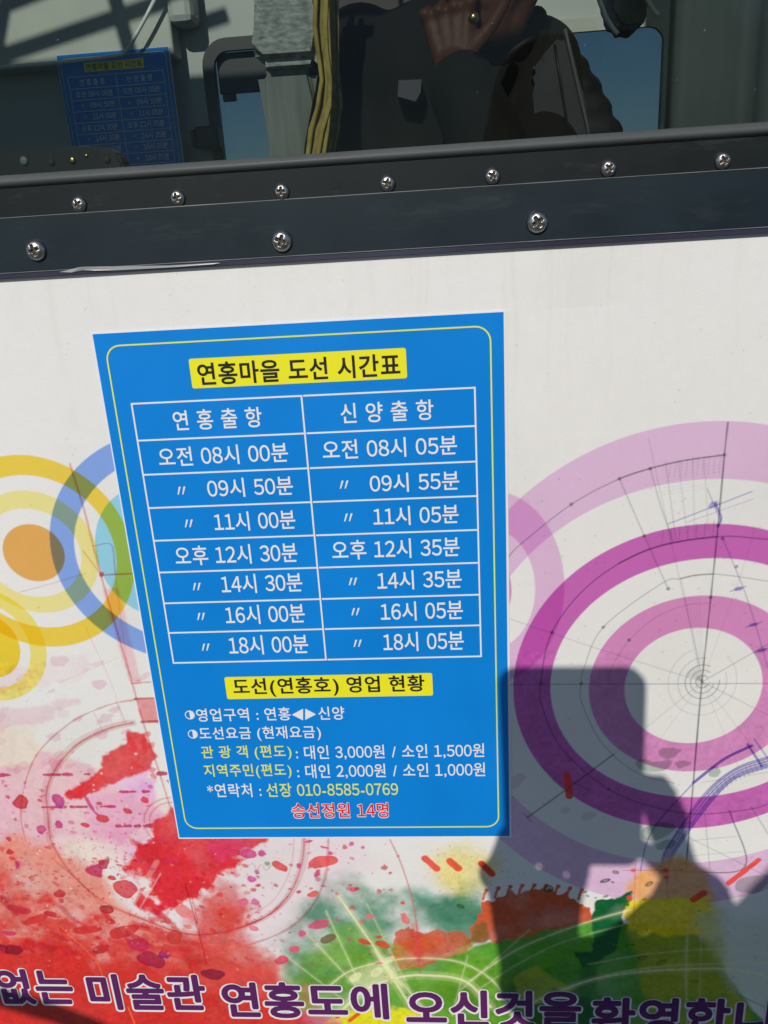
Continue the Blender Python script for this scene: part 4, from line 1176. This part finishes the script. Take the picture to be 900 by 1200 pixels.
def eyes_hair(root, at, s=1.0):
    for sd in (-1, 1):
        bm = bmesh.new(); hull(bm, at(sd * .031, .070, .016), .0115 * s); bm.normal_update()
        e = bm_obj('eye', bm, M_eye, root, smooth=True)
        bm = bmesh.new(); hull(bm, at(sd * .031, .0795, .016), (.005 * s, .0032 * s, .005 * s))
        i = bm_obj('iris', bm, M_iris, e, smooth=True); i.location = (0, 0, 0)
    bm = bmesh.new()
    hull(bm, at(0, -.022, .052), .089 * s, at(0, -.040, .01), .080 * s)
    for k in range(26):
        t = k * 2.4; q = .03 + .05 * ((k * 37) % 10) / 10
        hull(bm, at(math.cos(t) * q, -.02 + math.sin(t) * q * .8, .118), .018 * s, at(math.cos(t) * q * 1.2, -.02 + math.sin(t) * q, .095), .020 * s, 8)
    fuse('hair', bm, M_hair, root, .006, 1)

def legs(bm_t, root, bm_b, pel, floor, fx, fy):
    for sd in (-1, 1):
        hip = pel + Vector((sd * .095, 0, -.02)); ank = Vector((fx + sd * .11, fy, floor + .09)); kn = (hip + ank) / 2 + Vector((sd * .01, fy_dir * .03, .02))
        chain(bm_b, [hip, kn, ank], [.075, .050, .036])
        chain(bm_t, [hip, kn, ank], [.097, .070, .058])
        toe = ank + Vector((0, fy_dir * .15, -.062))
        hull(bm_b, ank + Vector((0, -fy_dir * .02, -.05)), .034, toe, .026)
        bm_s = bmesh.new()
        hull(bm_s, ank + Vector((0, -fy_dir * .03, -.045)), (.042, .046, .042), toe, (.044, .05, .027))
        fuse('shoe', bm_s, M_shoe, root, .006, 2)

# --- the person behind the glass
YP = .86
person = empty('person', (W(540, 100, YP).x, YP, FLOOR))
tag(person, 'person in a dark jacket behind the tinted glass, leaning the chin on a hand', 'person')
fy_dir = -1
sh_l = W(424, 66, YP + .02); sh_r = W(626, 80, YP + .02)
chest = (sh_l + sh_r) / 2 + Vector((0, 0, -.10)); pel = Vector((chest.x, YP + .02, FLOOR + .90))
neckb = (sh_l + sh_r) / 2 + Vector((0.01, -.01, .03)); hc = W(574, -62, YP - .07)
body = bmesh.new(); jack = bmesh.new(); shirt = bmesh.new(); trou = bmesh.new()
at1 = head(body, hc, (.12, -.12, 1), (.18, -1, -.1))
hull(body, neckb, .054, hc + Vector((0, .02, -.05)), .052)
hull(body, chest + Vector((0, 0, .05)), (.15, .085, .10), pel, (.135, .09, .10))
hull(body, sh_l, .05, sh_r, .05)
el_l = W(372, 225, YP - .06); wr_l = W(330, 420, YP - .20)
chain(body, [sh_l, el_l, wr_l], [.048, .038, .026])
hand(body, wr_l, (wr_l - el_l), (1, 0, 0), (0, -1, 0), .3)
wr_r = W(537, 88, YP - .20); el_r = W(640, 330, YP - .20)
wr_r = W(534, 86, YP - .19)
chain(body, [sh_r, el_r, wr_r], [.048, .038, .026])
hand(body, wr_r, Vector((-.02, .02, .20)), (.15, .9, .3), (1, .1, .3), 1.25, .80)
legs(trou, person, body, pel, FLOOR, pel.x, YP)
fuse('body', body, M_skin, person, .0034, 2)
# jacket: open collar, sleeves, quilted shoulder on the right
hull(jack, chest + Vector((-.0, -.01, .06)), (.172, .112, .12), pel + Vector((0, .0, .02)), (.165, .125, .10))
hull(jack, sh_l, .062, chest + Vector((-.05, .03, .05)), .10); hull(jack, sh_r, .062, chest + Vector((.05, .03, .05)), .10)
chain(jack, [sh_l, el_l, wr_l], [.066, .060, .044])
w2 = el_r + (wr_r - el_r) * .93
chain(jack, [sh_r, el_r, w2], [.066, .058, .042])
col = [W(u, v, YP - .04) for u, v in ((496,10), (470,30), (500,60), (535,100))]
for a, b in zip(col[:-1], col[1:]): hull(jack, a, .017, b, .017)
col = [W(u, v, YP - .04) for u, v in ((628,22), (616,52), (580,80), (540,104))]
for a, b in zip(col[:-1], col[1:]): hull(jack, a, .017, b, .017)
fuse('jacket', jack, M_jack, person, .007, 3)
puff = bmesh.new()
for i, (u, v, r) in enumerate(((664,62,.038), (678,84,.042), (690,108,.045), (701,132,.046), (712,158,.048), (722,186,.05), (732,220,.05))):
    c = W(u - 22, v, YP + .03); hull(puff, c + Vector((-.03, 0, .01)), (r, r * 1.3, r * .62), c, (r, r * 1.25, r * .6))
fuse('quilted_sleeve', puff, M_puff, person, .005, 2)
lapel = bmesh.new(); poly_prism(lapel, [(W(u, v, YP - .115).x, W(u, v, YP - .115).z) for u, v in ((634,66),(658,40),(668,44),(684,110),(694,175),(700,300),(640,300),(628,160),(630,110),(624,84))], YP - .115, YP - .06)
bmesh.ops.bevel(lapel, geom=lapel.edges[:], offset=.006, segments=2, affect='EDGES')
bm_obj('grey_panel', lapel, M_grey2, person)
bm = bmesh.new(); tube(bm, [W(u, v, YP - .118) for u, v in ((662,34),(668,60),(678,104),(688,146),(694,180))], .0022, 8)
bm_obj('piping', bm, mat('pale_piping', (.12, .11, .115), .6), person, smooth=True)
bm = bmesh.new(); tube(bm, [W(u, v, YP - .118) for u, v in ((650,52),(656,90),(664,140),(670,190))], .0016, 8)
bm_obj('seam', bm, M_rub, person, smooth=True)
hull(shirt, neckb + Vector((0, -.005, -.03)), (.062, .055, .03), chest + Vector((.0, -.075, -.02)), (.035, .02, .08))
fuse('shirt', shirt, M_shirt, person, .005, 2)
fuse('trousers', trou, M_trou, person, .008, 2)
bm = bmesh.new(); poly_prism(bm, [(W(u, v, YP - .13).x, W(u, v, YP - .13).z) for u, v in ((467,94),(494,93),(493,108),(487,119),(466,113))], YP - .13, YP - .09)
bm_obj('chest_patch', bm, mat('white_patch', (.11, .095, .11), .7), person)
eyes_hair(person, at1)
bm = bmesh.new(); c = W(555, 21, YP - .25)
bmesh.ops.create_uvsphere(bm, u_segments=12, v_segments=8, radius=.0065)
bm_obj('finger_ring', bm, M_gold, person, c, smooth=True)

# --- the photographer outside, whose shadow falls on the wall
fy_dir = 1
lens = Vector(CAM_LOC)
fwd = Vector(CAM_ROWS[2]); up = -Vector(CAM_ROWS[1]); right = Vector(CAM_ROWS[0])
phone = empty('phone', lens - fwd * .006)
tag(phone, 'black smartphone held upright in both hands in front of the poster', 'phone')
# outline in phone plane: shadow spans traced right edge and top edge
def on_phone(u, v):
    """where the sun ray through a traced shadow point meets the plane of the phone"""
    p = W(u, v); n = fwd; o = lens - fwd * .010
    t = (o - p).dot(n) / SUN.dot(n)
    q = p + SUN * t
    return (q - o).dot(right), (q - o).dot(up)
tr = on_phone(756, 783); tl = on_phone(579, 792)
pw = .0835; px1 = tr[0]; px0 = px1 - pw; pz1 = tr[1]; pz0 = pz1 - .120
M_phone = mat('phone_glass', (.012, .012, .014), .12, spec=.6)
M_ph2 = mat('phone_metal', (.25, .25, .27), .3, metal=1)
def slab(x0, x1, z0, z1, r, t0, t1):
    bm = bmesh.new(); poly_prism(bm, rounded(x0, x1, z0, z1, r, 5), t0, t1)
    for v in bm.verts:
        x, y, z = v.co; v.co = lens + right * x + up * z - fwd * y
    return bm
bm_obj('phone_body', slab(px0, px1, pz0, pz1, .010, .006, .0145), M_phone, phone)
bm_obj('phone_screen', slab(px0 + .003, px1 - .003, pz0 + .006, pz1 - .006, .007, .0146, .0152), mat('screen_glass', (.03, .035, .04), .08), phone)
bm = bmesh.new(); tube(bm, [lens - fwd * .0062, lens - fwd * .0045], .005, 18); bm_obj('lens_ring', bm, M_ph2, phone)

photog = empty('person', (.47, -.80, FLOOR))
tag(photog, 'photographer in a dark coat standing outside, holding up the phone with both hands', 'person')
body = bmesh.new(); coat = bmesh.new(); trou = bmesh.new()
pel = Vector((.50, -.84, FLOOR + .88)); chest = Vector((.49, -.82, .08)); neckb = Vector((.49, -.80, .28)); hc = Vector((.485, -.77, .42))
at2 = head(body, hc, (0, .08, 1), (-.25, 1, -.25))
hull(body, neckb, .056, hc + Vector((0, -.02, -.06)), .054)
hull(body, chest + Vector((0, 0, .05)), (.15, .09, .10), pel, (.14, .10, .10))
s_l = Vector((.325, -.80, .20)); s_r = Vector((.655, -.80, .20))
hull(body, s_l, .05, s_r, .05)
# left hand grips the phone from the left underside, right hand from the right underside
wl = shade_from(628, 1160, .475); el = shade_from(880, 1195, .64)
wr = shade_from(810, 1060, .49); er = shade_from(862, 1235, .64)
chain(body, [s_l, el, wl], [.048, .038, .026])
chain(body, [s_r, Vector((.62, -.70, -.10)), er, wr], [.048, .042, .036, .026])
gl = shade_from(625, 1000, .452); gr = shade_from(772, 940, .474)
hand(body, wl, (gl - wl), (.55, .45, 0), (.6, -.8, 0), .50, .92)
hand(body, wr, (gr - wr), (-.95, -.02, 0), (-.3, -.9, 0), .75, .84)
legs(trou, photog, body, pel, FLOOR, pel.x, -.84)
fuse('body', body, M_skin, photog, .0045, 3)
hull(coat, chest + Vector((0, 0, .05)), (.175, .12, .12), pel + Vector((0, 0, -.05)), (.185, .14, .10))
hull(coat, s_l, .066, s_r, .066)
chain(coat, [s_l, el, wl + (el - wl) * .22], [.068, .062, .045])
chain(coat, [s_r, Vector((.62, -.70, -.10)), er, wr + (er - wr) * .25], [.068, .062, .050, .032])
hull(coat, neckb + Vector((0, -.01, -.02)), .075, neckb + Vector((0, -.01, .02)), .068)
fuse('coat', coat, M_puff, photog, .007, 2)
fuse('trousers', trou, M_trou, photog, .008, 2)
eyes_hair(photog, at2)

# ------------------------------------------------------------------ quay and water outside
M_quay = mat('quay_concrete', (.10, .105, .11), .85, noise=.2, nscale=3, bump=.3, bscale=30)
bm = bmesh.new(); box(bm, -30, 30, -12, -.06, FLOOR - .5, FLOOR)
o = bm_obj('quay', bm, M_quay, None); tag(o, None, None, None, 'structure')
M_sea = mat('sea_water', (.02, .05, .06), .12, spec=.5, bump=1.0, bscale=3)
bm = bmesh.new(); box(bm, -1500, 1500, -1500, 1500, FLOOR - 1.2, FLOOR - .7)
o = bm_obj('water', bm, M_sea, None); tag(o, None, None, None, 'structure')

# added unseen rope, slung low before the wall to cast the lower left streak
M_rope = mat('shadow_rope', (.30, .27, .20), .9, noise=.3, nscale=40, bump=.8, bscale=200, stretch=(1, 1, 4))
rope = empty('shadow_rope', (-.9, -.01, -.25))
tag(rope, 'added unseen rope that casts the dark streak at the lower left of the wall', 'rope')
pts = [Vector((-1.0, -.012, .0))] + [shade_from(u, v, .56 + .0006 * (u + 200)) for u, v in ((-160,1120), (-60,1150), (10,1172), (60,1186), (110,1205), (180,1240), (260,1300))]
pts.append(Vector((pts[-1].x + .15, -.95, FLOOR + .02)))
bm = bmesh.new(); tube(bm, pts, .009, 12)
bm_obj('rope_strand', bm, M_rope, rope, smooth=True)
bm = bmesh.new(); tube(bm, [Vector((-1.0, -.030, .0)), Vector((-1.0, .001, .0))], .03, 16)
bm_obj('added_cleat', bm, M_rail, rope)
